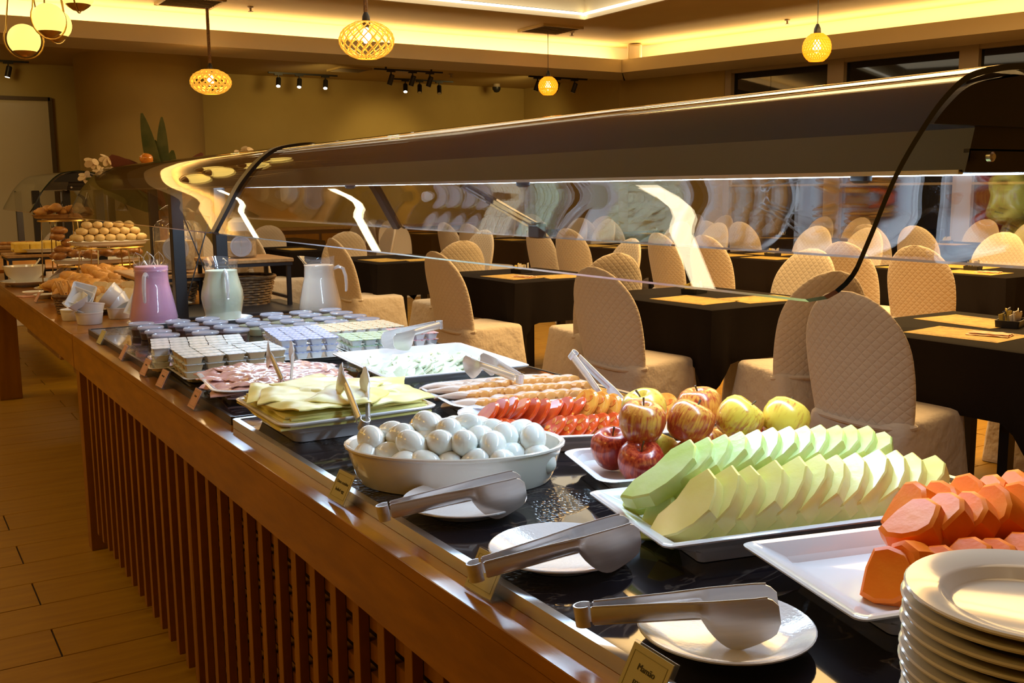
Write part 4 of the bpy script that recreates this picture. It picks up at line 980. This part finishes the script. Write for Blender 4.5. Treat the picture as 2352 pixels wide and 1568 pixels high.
menu_tag(.640,2.89,-87,'menu tag before the tan-sided packets, third pink card',cardpk,[('Manteiga',.007)])
menu_tag(.643,3.11,-87,'menu tag before the rear packets, second pink card',cardpk,[('Geleia',.007)])
menu_tag(.648,3.45,-93,'menu tag before the jam cups, first pink card',cardpk)
menu_tag(.655,3.86,-87,'menu tag at the far corner of the black tray seen edge-on',card)
# ================================================================ BREADS on the farther counter
def blob(rx,ry,rz,seed,amp=.12,n=14,m=9):
    g=G(); rg=[]
    for i in range(m):
        th=PI*(i+.04)/(m-.92); rg.append([(lambda d: (rx*d.x,ry*d.y,rz*d.z))(Vector((math.sin(th)*math.cos(2*PI*j/n),math.sin(th)*math.sin(2*PI*j/n),-math.cos(th)))*(1+amp*noise.noise(Vector((math.sin(th)*math.cos(2*PI*j/n)*2+seed,math.sin(th)*math.sin(2*PI*j/n)*2,math.cos(th)*2))))) for j in range(n)])
    return g.loft(rg)
def croissant():
    g=G(); rg=[]; n=12
    for k in range(19):
        t=-1+2*k/18; a=t*1.15; r=.030*(1-abs(t)**1.8*.75)*(1+.20*(k%2))
        c=Vector((.062*math.sin(a),.062*(1-math.cos(a)),0)); d=Vector((math.cos(a),math.sin(a),0)); u=Vector((-d.y,d.x,0))
        rg.append([tuple(c+u*r*math.cos(2*PI*j/n)+Vector((0,0,r*.85*math.sin(2*PI*j/n)))) for j in range(n)])
    return g.loft(rg)
crm=croissant().mesh('croissant',bread,ang=60); bunm=[blob(.036,.032,.024,k).mesh('bread_roll',breadp,ang=80) for k in range(3)]; chm=blob(.045,.032,.022,7,.25).mesh('glazed_pastry',choc,ang=80)
tstm=G().prism(rr(.045,.045,.018,3),-.008,.008,bev=.003).mesh('bread_slice',breadp)
pd_=ob('bread_platter',platter_g(.24,.52,.06,.03),china2,loc=(1.0,5.28,CZ),label='long platter under the heap of croissants',cat='platter')
rnd.seed(11); k=0
for j in range(9):
    for i in range(5):
        x=.79+i*.085+rnd.uniform(-.015,.015); y=4.93+j*.095; z=CZ+.055+.062*max(.1,(1.3-abs(i-2.4)*.45))*(.55+.06*j)
        k+=1
        ob('croissant',crm,loc=(x,y,z),scale=1.25,rot=(R(rnd.uniform(-30,30)),R(rnd.uniform(-30,30)),rnd.uniform(0,6.28)),label='golden croissant in the heap, row %s from the front, %s from the left'%(ORD[j],ORD[i]),cat='croissant',group='croissants in the heap')
for j in range(3):
    for i in range(5):
        ob('bread_slice',tstm,loc=(.86+i*.055,4.86+j*.04-.03*i,CZ+.050+.022*j+rnd.uniform(0,.01)),scale=.8,rot=(R(60+rnd.uniform(-12,12)),R(rnd.uniform(-15,15)),R(-30+rnd.uniform(-20,20))),label='pale bread slice before the croissants, row %s, %s from the left'%(ORD[j],ORD[i]),cat='bread slice',group='pale bread slices')
def basket(x,y,rx,ry,h,lab,z=CZ):
    b_=thing('wicker_basket',lab,'basket',(x,y,z)); g=G(); n=28
    for r_ in range(int(h/.012)):
        q=1+.25*r_*.012/h; g.tube([(rx*q*(1+.03*(-1)**(i+r_))*math.cos(2*PI*i/n),ry*q*(1+.03*(-1)**(i+r_))*math.sin(2*PI*i/n),.006+r_*.012) for i in range(n)],.0062,4,closed=True)
    ob('weave',g,wick,b_); g=G(); g.tube([(rx*1.28*math.cos(2*PI*i/n),ry*1.28*math.sin(2*PI*i/n),h+.004) for i in range(n)],.009,6,closed=True); ob('rim',g,wick,b_)
    ob('basket_base',G().lathe([(min(rx,ry)*.98,0),(min(rx,ry)*.98,.006)],20),wick,b_); return b_
basket(.735,4.96,.055,.045,.075,'small wicker basket at the counter edge with bread sticks')
stick=G().tube([(0,0,0),(.004,0,.07),(0,0,.14)],[.005,.006,.004],6).mesh('bread_stick',bread)
for i in range(9): ob('bread_stick',stick,loc=(.735+.03*math.cos(i*2.1),4.96+.028*math.sin(i*2.1),CZ+.012),rot=(R(rnd.uniform(-16,16)),R(rnd.uniform(-16,16)),0),label='thin bread stick in the small basket, %s of nine'%ORD[i],cat='bread stick',group='bread sticks in the small basket')
# salad plate, tongs, bowl, saucers near the counter's far end
ob('saucer',plate_g(.13).mesh('plate',china2),loc=(.86,6.15,CZ),label='white plate of shredded salad with tongs',cat='plate')
g=G(); 
for i in range(160):
    a=rnd.uniform(0,6.28); r=.10*math.sqrt(rnd.random()); p=Vector((r*math.cos(a),r*math.sin(a),.02+.05*(1-r/.10)*rnd.random())); d=Vector((rnd.uniform(-1,1),rnd.uniform(-1,1),rnd.uniform(-.4,.6)))*.02
    g.tube([p-d,p+d],.0035,3)
ob('salad',g,cakem,loc=(.86,6.15,CZ),label='shredded yellow-green salad heaped on the plate',cat='salad',kind='stuff')
tongs((.80,6.02,CZ+.07),(.92,6.22,CZ+.12),'tongs laid in the shredded salad at the far left')
ob('saucer',sauce,loc=(.76,6.6,CZ),label='saucer under the white bowl at the far left',cat='plate',scale=1.5)
o=ob('soup_bowl',G().lathe([(.04,0),(.05,.005),(.10,.05),(.115,.10),(.118,.102),(.110,.10),(.09,.05),(.03,.012),(.002,.010)],32),china2,loc=(.74,6.6,CZ+.016),label='round white bowl with a spoon at the far left edge',cat='bowl')
ob('spoon',G().tube([(0,0,.02),(.05,.0,.09),(.09,0,.14)],[.012,.004,.005],6),steel,loc=(.74,6.6,CZ+.016),label='spoon standing in the far left bowl',cat='spoon')
for i,(x,y) in enumerate(((.73,5.75),(.70,5.95))):
    o=ob('spoon_rest',plate_g(.055).mesh('spoon_rest',china),loc=(x,y,CZ),label='small steel and white spoon rest, %s one along the far ledge'%ORD[i],cat='dish')
menu_tag(.66,5.55,-87,'pinkish tag leaning on the far counter ledge by the breads',cardpk)
ob('tag_flat',G().box(.07,.09,.004,b=.001),cardpk,loc=(.66,5.9,CZ+.002),rot=(0,0,.3),label='flat pink card lying on the far counter ledge',cat='menu tag')
# cake platter on a low riser
def riser(x,y,w,d,h,lab,z=CZ,shelf=True):
    r_=thing('riser_stand',lab,'stand',(x,y,z))
    ob('top_board',G().box(w,d,.018,(0,0,h-.009),.003),riserw,r_)
    g=G().box(w-.01,d-.01,.014,(0,0,h-.026)); ob('top_frame',g,blackm,r_,smooth=False)
    for sx in (-1,1):
        for sy in (-1,1): ob('leg',G().box(.018,.018,h-.03,(sx*(w/2-.02),sy*(d/2-.02),(h-.03)/2)),blackm,r_,smooth=False)
    if shelf:
        for sx in (-1,1): ob('side_rail',G().box(.014,d-.05,.014,(sx*(w/2-.02),0,.05)),blackm,r_,smooth=False)
        ob('back_rail',G().box(w-.05,.014,.014,(0,d/2-.02,.05)),blackm,r_,smooth=False)
    return r_
riser(.92,6.95,.5,.35,.17,'low dark stand under the yellow cake platter')
ob('cake_platter',oval_g(.22,.14,.03,foot=.5),china2,loc=(.93,6.93,CZ+.172),label='oval platter of yellow cake on the low stand',cat='platter')
ckm=[G().box(.085,.08,.06,b=.006).mesh('cake_piece',cakem) for _ in range(1)][0]
k=0
for j in range(2):
    for i in range(5):
        ob('cake_piece',ckm,loc=(.765+i*.082,6.88+j*.085,CZ+.205+rnd.uniform(0,.01)),rot=(0,0,R(rnd.uniform(-6,6))),label='square yellow cake piece, row %s, %s from the left'%(ORD[j],ORD[i]),cat='cake piece',group='yellow cake pieces'); k+=1
o=ob('wood_board',G().box(.3,.25,.02,b=.004),riserw,loc=(.60+.2,7.45,CZ+.19),label='small board of sliced sausage at the far left',cat='board')
riser(.80,7.45,.32,.26,.178,'low dark stand under the sausage board',shelf=False)
for i in range(5): ob('sausage_slice',blob(.035,.02,.012,i).mesh('sausage_slice',choc),loc=(.72+i*.04,7.42,CZ+.215),label='browned sausage piece on the small board, %s from the left'%ORD[i],cat='sausage',group='sausage pieces on the board')
# tiered wire stands with pastries
def tier(x,y,levels,lab):
    t_=thing('tiered_wire_stand',lab,'stand',(x,y,CZ))
    for (dx,dy,h,rx,ry) in levels:
        for a in range(6):
            c,s_=math.cos(a*PI/3),math.sin(a*PI/3); ob('wire_leg',G().tube([(dx+rx*.8*c,dy+ry*.8*s_,0),(dx+rx*.7*c,dy+ry*.7*s_,h)],.004,4),brass,t_)
        g=G(); g.tube([(dx+rx*.82*math.cos(2*PI*i/24),dy+ry*.82*math.sin(2*PI*i/24),h) for i in range(24)],.005,4,closed=True); ob('wire_ring',g,brass,t_)
    return t_
tier(1.10,5.95,[(0,0,.24,.22,.16),(-.02,.25,.13,.26,.16),(-.16,.42,.38,.17,.13)],'tiered wire stand holding the pastry platters')
for (x,y,z,a,b,l) in ((1.10,5.95,CZ+.248,.215,.13,'oval platter of small pale rolls on the wire stand'),(1.08,6.20,CZ+.138,.25,.15,'low oval platter of glazed pastries'),(.94,6.37,CZ+.388,.17,.12,'high platter of croissants at the back')):
    ob('pastry_platter',oval_g(a,b,.028,foot=.6),riserw if z>1.2 else china2,loc=(x,y,z),label=l,cat='platter')
k=0
for lay in range(3):
    for j in range(3-lay):
        for i in range(7-lay):
            ob('bread_roll',bunm[k%3],loc=(1.10-.165+i*.054+lay*.027,5.89+j*.055+lay*.02,CZ+.295+lay*.034),rot=(0,0,rnd.uniform(0,6)),scale=.85,label='small pale roll, layer %s from the bottom, row %s, %s from the left'%(ORD[lay],ORD[j],ORD[i]),cat='bread roll',group='small pale rolls on the wire stand'); k+=1
for i in range(12):
    ob('glazed_pastry',chm,loc=(.87+(i%6)*.082,6.13+(i//6)*.10,CZ+.19+.01*(i%2)),rot=(0,R(rnd.uniform(-12,12)),rnd.uniform(0,6)),label='brown glazed pastry, row %s, %s from the left'%(ORD[i//6],ORD[i%6]),cat='pastry',group='glazed pastries on the low platter')
for i in range(4): ob('glazed_pastry',chm,loc=(.90+.03*math.sin(i*2),6.22,CZ+.225+.035*i),rot=(0,0,i*1.1),label='glazed pastry in the leaning stack, %s from the bottom'%ORD[i],cat='pastry',group='stacked glazed pastries')
for i in range(7): ob('croissant',crm,loc=(.82+i*.04,6.34+.03*(i%2),CZ+.43+.012*(i%3)),rot=(R(rnd.uniform(-10,10)),0,rnd.uniform(0,6)),scale=.9,label='croissant on the high rear platter, %s from the left'%ORD[i],cat='croissant',group='croissants on the high platter')
# glass jars, jar stand, baskets beneath
def jar(x,y,z,r,h,lab,content,lidc):
    j_=thing('storage_jar',lab,'jar',(x,y,z))
    ob('glass_wall',G().lathe([(r*.9,0),(r,.01),(r,h*.78),(r*.8,h*.9),(r*.55,h*.94),(r*.55,h)],28,caps=False),jugg,j_)
    ob('contents',G().lathe([(r*.86,.004),(r*.95,.012),(r*.95,h*.55),(.01,h*.58)],24),content,j_)
    ob('round_label',G().lathe([(r*.60,-.012),(r*.62,.0),(r*.62,.004),(r*.52,.004),(r*.50,.001),(.001,.001)],28,T(-r*.20,-r*.96,h*.42)@RZ(-.2)@RX(PI/2)),lidm,j_)
    ob('lid',G().lathe([(r*.6,h-.01),(r*.62,h),(r*.62,h+.03),(r*.3,h+.05),(.01,h+.052)],24),lidc,j_); return j_
flour=pm('oat_contents',(.46,.36,.20),.8,c2=(.30,.20,.09),ns=60)
jar(1.215,4.98,CZ+.165,.095,.26,'large glass jar of oats with a round white front label',flour,thin_glass('jar_lid',(.8,.8,.8),.15))
jar(1.36,5.35,CZ+.165,.085,.24,'second glass jar half behind the front post',flour,brass)
jar(1.445,4.72,1.082,.078,.135,'glass jar lying on the wooden stand with a round white rim',flour,china2)
riser(1.46,4.72,.36,.36,.232,'black metal stand with wooden top carrying a glass jar')
riser(1.20,5.10,.40,.50,.155,'low wooden-topped stand under the large oat jar')
basket(1.46,4.74,.115,.11,.125,'dark wicker basket on the shelf under the jar stand',CZ+.012)
basket(1.18,4.95,.10,.09,.10,'dark wicker basket beneath the oat jar stand',CZ+.012)
ob('black_base',G().box(.62,.50,.030,b=.004),blackm,loc=(1.33,4.60,CZ+.015) if False else (1.36,4.60,CZ-.0),label='low black platform beneath the jar stand',cat='platform')
# bundle of whisks and tongs in a holder by the pink jug
u_=thing('utensil_holder','metal holder with whisk and tongs behind the pink jug','utensils',(1.06,4.86,CZ))
ob('pot',G().lathe([(.04,0),(.045,.12),(.047,.12),(.042,.005)],20),steel,u_)
for i in range(4):
    a=i*1.6; M=T(.012*math.cos(a),.012*math.sin(a),.05)@RX(.18*math.sin(a))@RY(.18*math.cos(a)); g=G()
    g.tube([(0,0,0),(0,0,.15)],.004,5,M=M)
    for q in range(3): g.tube([(0,0,.15)]+[(.028*math.sin(PI*t/8)*math.cos(q*PI/3),.028*math.sin(PI*t/8)*math.sin(q*PI/3),.15+.07*t/8) for t in range(1,9)],.0016,4,M=M)
    ob('whisk',g,steel,u_)
# flower arrangement standing behind the guard
def flowers():
    v_=thing('flower_arrangement','tall arrangement of white orchids, green and red leaves behind the glass guard','flowers',(1.58,6.7,CZ))
    ob('vase',G().lathe([(.08,0),(.10,.1),(.06,.3),(.08,.42),(.07,.42),(.05,.3)],24),choc,v_)
    def leaf(base,tip,wd,mat,curl=.1):
        b_=Vector(base);t=Vector(tip); d=(t-b_); sd=d.cross(Vector((.4,1,.1))).normalized()
        def fn(a,b):
            q=b_+d*a+Vector((0,0,curl*math.sin(PI*a))); return tuple(q+sd*(b-.5)*wd*math.sin(PI*min(1,a*.93+.05))**.7)
        g=G(); g.sheet(fn,14,4,.003); ob('leaf',g,mat,v_)
    for tp,wd,m_ in (((-.10,0,1.02),.09,leafm),((.02,.0,1.0),.08,leafm),((-.02,.05,.86),.10,leafm),((-.30,0,.76),.16,leafr),((-.22,.05,.74),.16,leafr),((.26,0,.78),.12,leafr),((-.45,0,.62),.12,leafm),((.10,.1,.8),.1,leafm)):
        leaf((0,0,.40),tp,wd,m_,.02)
    ob('fruit',blob(.06,.06,.05,3).mesh('fruit',tom_o),parent=v_,loc=(-.1,-.05,.74),scale=.7)
    for (cx,cy,cz) in ((-.42,-.05,.72),(-.37,-.03,.66),(-.45,.02,.63),(-.33,-.02,.74),(.52,-.1,.80),(.46,-.1,.76),(.58,-.1,.77),(.41,-.08,.72)):
        for q in range(5):
            a=q*2*PI/5; g=G().loft([ell(.027,.017+.004*(q%2),z,10) for z in (-.0015,.0015)],M=T(cx,cy,cz)@RX(1.1+.5*math.sin(cx*90+q))@RY(.5*math.sin(cz*70))@RZ(a+cx*9)@T(.022,0,0)@RY(.55)); ob('petal',g,petal,v_)
    for tp in ((-.42,-.04,.60),(.5,-.1,.70)): ob('flower_stem',G().tube([(0,0,.4),(tp[0]*.5,tp[1]*.5,.6),tp],.004,5),leafm,v_)
flowers()
# ================================================================ DINING ROOM
def back_mesh():
    # curved, leaning back rest: local +x is the way the chair faces
    rg=[]; n=28; H0=.44; H1=.985
    for k in range(17):
        t=k/16; z=H0+(H1-H0)*(1-(1-t)**1.25)
        q=(z-H0)/(H1-H0)
        w=.218+.020*math.sin(PI*min(1,q*1.15))
        if q>.50: w*=math.sqrt(max(.0,1-((q-.50)/.505)**2.6))
        w=max(w,.012); th=.040-.016*q
        if q>.9: th*=max(.25,1-(q-.9)*6)
        xo=-.205-.115*q-.02*q*q; bow=.035
        ring=[]
        for j in range(n):
            a=2*PI*j/n; y=w*math.copysign(abs(math.sin(a))**.8,math.sin(a)); x=th*math.copysign(abs(math.cos(a))**.8,math.cos(a))
            ring.append((xo+x+bow*(y/.22)**2,y,z))
        rg.append(ring)
    return G().loft(rg).mesh('back_cover',coverq,ang=70)
def skirt_mesh(seed):
    rg=[]; N=4
    for k,(z,e) in enumerate(((.004,.052),(.12,.040),(.25,.026),(.36,.012),(.43,.004),(.462,0),(.476,-.012),(.482,-.045),(.484,-.12))):
        base=rr(.235+e*.9,.225+e*.8,.05+max(0,e*.3),N); ring=[]
        # densify
        m=len(base)
        for i in range(m):
            p=Vector(base[i]); q=Vector(base[(i+1)%m])
            sub=4 if (q-p).length>.1 else 1
            for s_ in range(sub):
                v=p.lerp(q,s_/sub); a=math.atan2(v.y,v.x)
                f=1+ (max(0,(.47-z))/.47)*(.055*math.sin(9*a+seed)+.045*math.sin(14*a+2*seed)+.06*noise.noise(Vector((v.x*9,v.y*9,seed+z*2))))
                ring.append((v.x*f,v.y*f,z))
        rg.append(ring)
    return G().loft(rg).mesh('seat_skirt',coverp,ang=60)
def band_mesh():
    pts=[]; 
    for j in range(24):
        a=2*PI*j/24; y=.226*math.copysign(abs(math.sin(a))**.8,math.sin(a)); x=.044*math.copysign(abs(math.cos(a))**.8,math.cos(a)); pts.append((-.212+x+.035*(y/.22)**2,y,.455+.006*math.sin(3*a)))
    return G().tube(pts,.011,6,closed=True).mesh('waist_seam',coverp)
BK=back_mesh(); SKS=[skirt_mesh(s_) for s_ in range(3)]; BD=band_mesh(); nch=0
def chair(x,y,rot,lab,s=1.0,grp='covered dining chairs'):
    global nch
    c=thing('covered_chair',lab,'chair',(x,y,0),(0,0,R(rot)),grp,scale=s)
    ob('back_cover',BK,parent=c); ob('seat_skirt',SKS[nch%3],parent=c); ob('waist_seam',BD,parent=c); nch+=1
    return c
def cloth_mesh(a,b,d=.29,seed=0):
    pts=[]; N=18
    def edge(p,q,tag_):
        for i in range(N): pts.append((Vector(p).lerp(Vector(q),i/N),i/N,tag_))
    edge((-a,-b),(a,-b),'x'); edge((a,-b),(a,b),'y'); edge((a,b),(-a,b),'x'); edge((-a,b),(-a,-b),'y')
    top=[];rim=[];mid=[];low=[]
    for p,t,k in pts:
        L_=2*a if k=='x' else 2*b; s_=t*L_; dc=min(s_,L_-s_)      # distance to the nearest corner
        out=Vector((p.x/a if abs(abs(p.x)-a)<1e-4 else 0,p.y/b if abs(abs(p.y)-b)<1e-4 else 0)); 
        if out.length: out.normalize()
        ww=max(0,1-dc/.16)
        drop=d+ .17*ww**1.1
        puff=.012+.016*noise.noise(Vector((p.x*6,p.y*6,seed)))+.040*ww-.018*math.exp(-((dc-.13)/.04)**2)
        top.append((p.x*.985,p.y*.985,.752)); rim.append((p.x+out.x*.006,p.y+out.y*.006,.746))
        mid.append((p.x+out.x*(puff*.8),p.y+out.y*(puff*.8),.75-drop*.5)); low.append((p.x+out.x*puff*(1-.6*ww),p.y+out.y*puff*(1-.6*ww),.75-drop))
    def inn(r,e=.004): return [(x*(1-e/a),y*(1-e/b),z) for x,y,z in r]
    g=G(); ct=[(x*.02,y*.02,.752) for x,y,z in top]
    g.loft([ct,top,rim,mid,low,inn(low),inn(mid),inn([(x,y,z-.004) for x,y,z in rim])],caps=True)
    return g.mesh('tablecloth',cloth,ang=50)
CL={}
def table(x,y,a,b,lab,mats_=(),caddy=None,near=False):
    t_=thing('dining_table','table under the cloth: '+lab,'table',(x,y,0),group='cloth-covered dining tables')
    ob('table_top',G().box(2*a-.02,2*b-.02,.025,(0,0,.731)),woodin,t_,smooth=False)
    for sx in (-1,1):
        for sy in (-1,1): ob('leg',G().box(.045,.045,.718,(sx*a*.4,sy*b*.4,.359)),blackm,t_,smooth=False)
    if (a,b) not in CL: CL[(a,b)]=cloth_mesh(a,b,seed=len(CL))
    ob('tablecloth',CL[(a,b)],loc=(x,y,0),label='black tablecloth on the '+lab,cat='tablecloth',group='black tablecloths')
    for i,(mx,my,r,n_) in enumerate(mats_):
        g=G().box(.30,.42,.0012,(0,0,.0006)); m_=ob('placemat',g,matm,loc=(x+mx,y+my,.7525),rot=(0,0,R(r)),smooth=False,label='yellow paper placemat, %s on the %s'%(ORD[i],lab),cat='placemat',group='yellow placemats')
        for q in (-.125,.125): ob('printed_border',G().box(.035,.38,.0004,(q,0,.0014)),matb,m_,smooth=False)
        if n_:
            g=G(); g.sheet(lambda u,v:((u-.5)*.10,(v-.5)*.17,.004+.004*noise.noise(Vector((u*5,v*5,i)))),8,8,.002); g.sheet(lambda u,v:((u-.5)*.08+.01,(v-.5)*.16,.009+.004*noise.noise(Vector((u*6,v*5,i+4)))),8,8,.002)
            ob('napkin',g,napk,loc=(x+mx+.04,y+my-.08,.754),rot=(0,0,R(r+12)),label='folded orange napkin on the %s'%lab,cat='napkin',group='napkins')
    if caddy:
        cx,cy=caddy; c=thing('sachet_caddy','dark caddy of sugar sachets on the '+lab,'caddy',(x+cx,y+cy,.7525),(0,0,R(20)),'sachet caddies')
        g=G(); g.loft([rring(.075,.05,.008,0,2),rring(.078,.053,.008,.032,2),rring(.073,.048,.006,.032,2),rring(.071,.046,.006,.006,2)]); ob('box',g,blackm,c,smooth=False)
        rr_=random.Random(int(x*10+y)); 
        for i in range(16 if near else 7):
            m_=(sach,sachy,sach,sachb)[i%4] if near else (sach,sachy)[i%2]; q=i%2
            ob('sachet',G().box(.042,.0035,.055 if i>6 else .044,(0,0,.03)),m_,c,loc=((-.05+.1*(i/15 if near else i/6)),-.022+.044*q,.008+.012*(i%3==0)),rot=(R(rr_.uniform(-12,12)),R(rr_.uniform(-12,12)),R(rr_.uniform(-25,25))),smooth=False)
TN=['nearest table at the right','second table of the first column','third table of the first column','fourth table of the first column','fifth table of the first column','farthest table of the first column']
YC=[2.68,4.50,6.44,8.68,10.88,12.95]
lrot=[7,8,4,0,0,0]
for i,yc in enumerate(YC):
    a=.43 if i else .47
    mats_=[(-.20 if i else -.24,-.14 if i else -.02,4,i in (0,2)),(.14,-.33,84,False)] if i in (1,2,3) else ([(-.22,-.02,6,True),(.17,.22,-4,False),(.30,-.25,10,False)] if i==0 else [(-.2,-.1,3,False)])
    table(3.70+a+(.35 if i==5 else 0),yc,a,.53,TN[i],mats_,caddy=(.16,.02) if i==0 else ((.05,.14) if i in (1,2) else None),near=i==0)
    ly={0:2.70,1:4.30,2:6.00,3:8.23,4:10.42}.get(i,yc)
    chair({0:3.50,1:3.47,2:3.45,3:3.65,4:3.62}.get(i,3.75),ly,lrot[i],'cream covered chair on the aisle side of the '+TN[i])
    chair(4.95 if i==0 else (5.38 if i==5 else 4.82),yc+(.05 if i else .1),180+(8 if i%2 else -6),'cream covered chair on the window side of the '+TN[i])
    ny={0:1.86,1:3.64,2:5.40,3:7.42,4:9.75,5:12.1}[i]
    chair(3.98 if i else 4.02,ny,{0:80,1:72,2:80}.get(i,86),'cream covered chair at the near end of the '+TN[i])
C2=[('first table of the middle column',4.78),('second table of the middle column',6.80),('third table of the middle column',8.86),('fourth table of the middle column',10.9),('farthest table of the middle column',13.3)]
for i,(n_,yc) in enumerate(C2):
    xc=6.98
    table(xc,yc,.40,.62,n_,[(-.2,-.25,3,i==0),(-.2,.3,-3,False),(.2,.1,5,False)] if i<3 else [(-.2,0,2,False)],caddy=(.0,-.1) if i<3 else None)
    for j,dy in enumerate((-.30,.30)):
        chair(6.26+.03*j,yc+dy,12-6*j-(8 if i==1 else 0),'cream chair, %s on aisle side of %s'%(('nearer','farther')[j],n_))
        chair(7.78,yc+dy+.05,180+5*j,'cream chair, %s on window side of %s'%(('nearer','farther')[j],n_))
C3=[('first table by the windows',4.9),('second table by the windows',6.9),('third table by the windows',9.0),('fourth table by the windows',11.1)]
for i,(n_,yc) in enumerate(C3):
    xc=10.25-.45*(i-0)*(.7)
    table(xc,yc,.38,.60,n_,[(-.15,0,0,False)],caddy=(0,.1))
    for j,dy in enumerate((-.30,.30)):
        chair(xc-.80,yc+dy,4+4*j,'cream chair, %s on aisle side of %s'%(('nearer','farther')[j],n_))
        chair(xc+.66,yc+dy,178,'cream chair, %s on window side of %s'%(('nearer','farther')[j],n_))
for i,(x,y,r) in enumerate(((2.0,11.25,-80),(2.9,11.0,-95),(1.15,12.1,0),(5.9,12.2,-90),(1.85,13.0,90),(8.9,13.4,-90),(8.9,12.12,90))):
    chair(x,y,r,'cream covered chair near the rear wall, %s from the left'%ORD[i])
table(1.9,12.1,.4,.45,'small table in front of the column')
table(8.9,12.85,.38,.40,'small table in the far right corner')
# low sideboard along the rear wall
o=thing('sideboard','low brown sideboard against the rear wall','sideboard',(6.4,14.95,0))
ob('carcass',G().box(4.0,.5,.80,(0,0,.40)),woodin,o,smooth=False); ob('top_board',G().box(4.06,.54,.03,(0,0,.815)),riserw,o,smooth=False)
for i in range(6): ob('door',G().box(.62,.02,.68,(-1.66+.664*i,-.26,.40)),woodS,o,smooth=False)
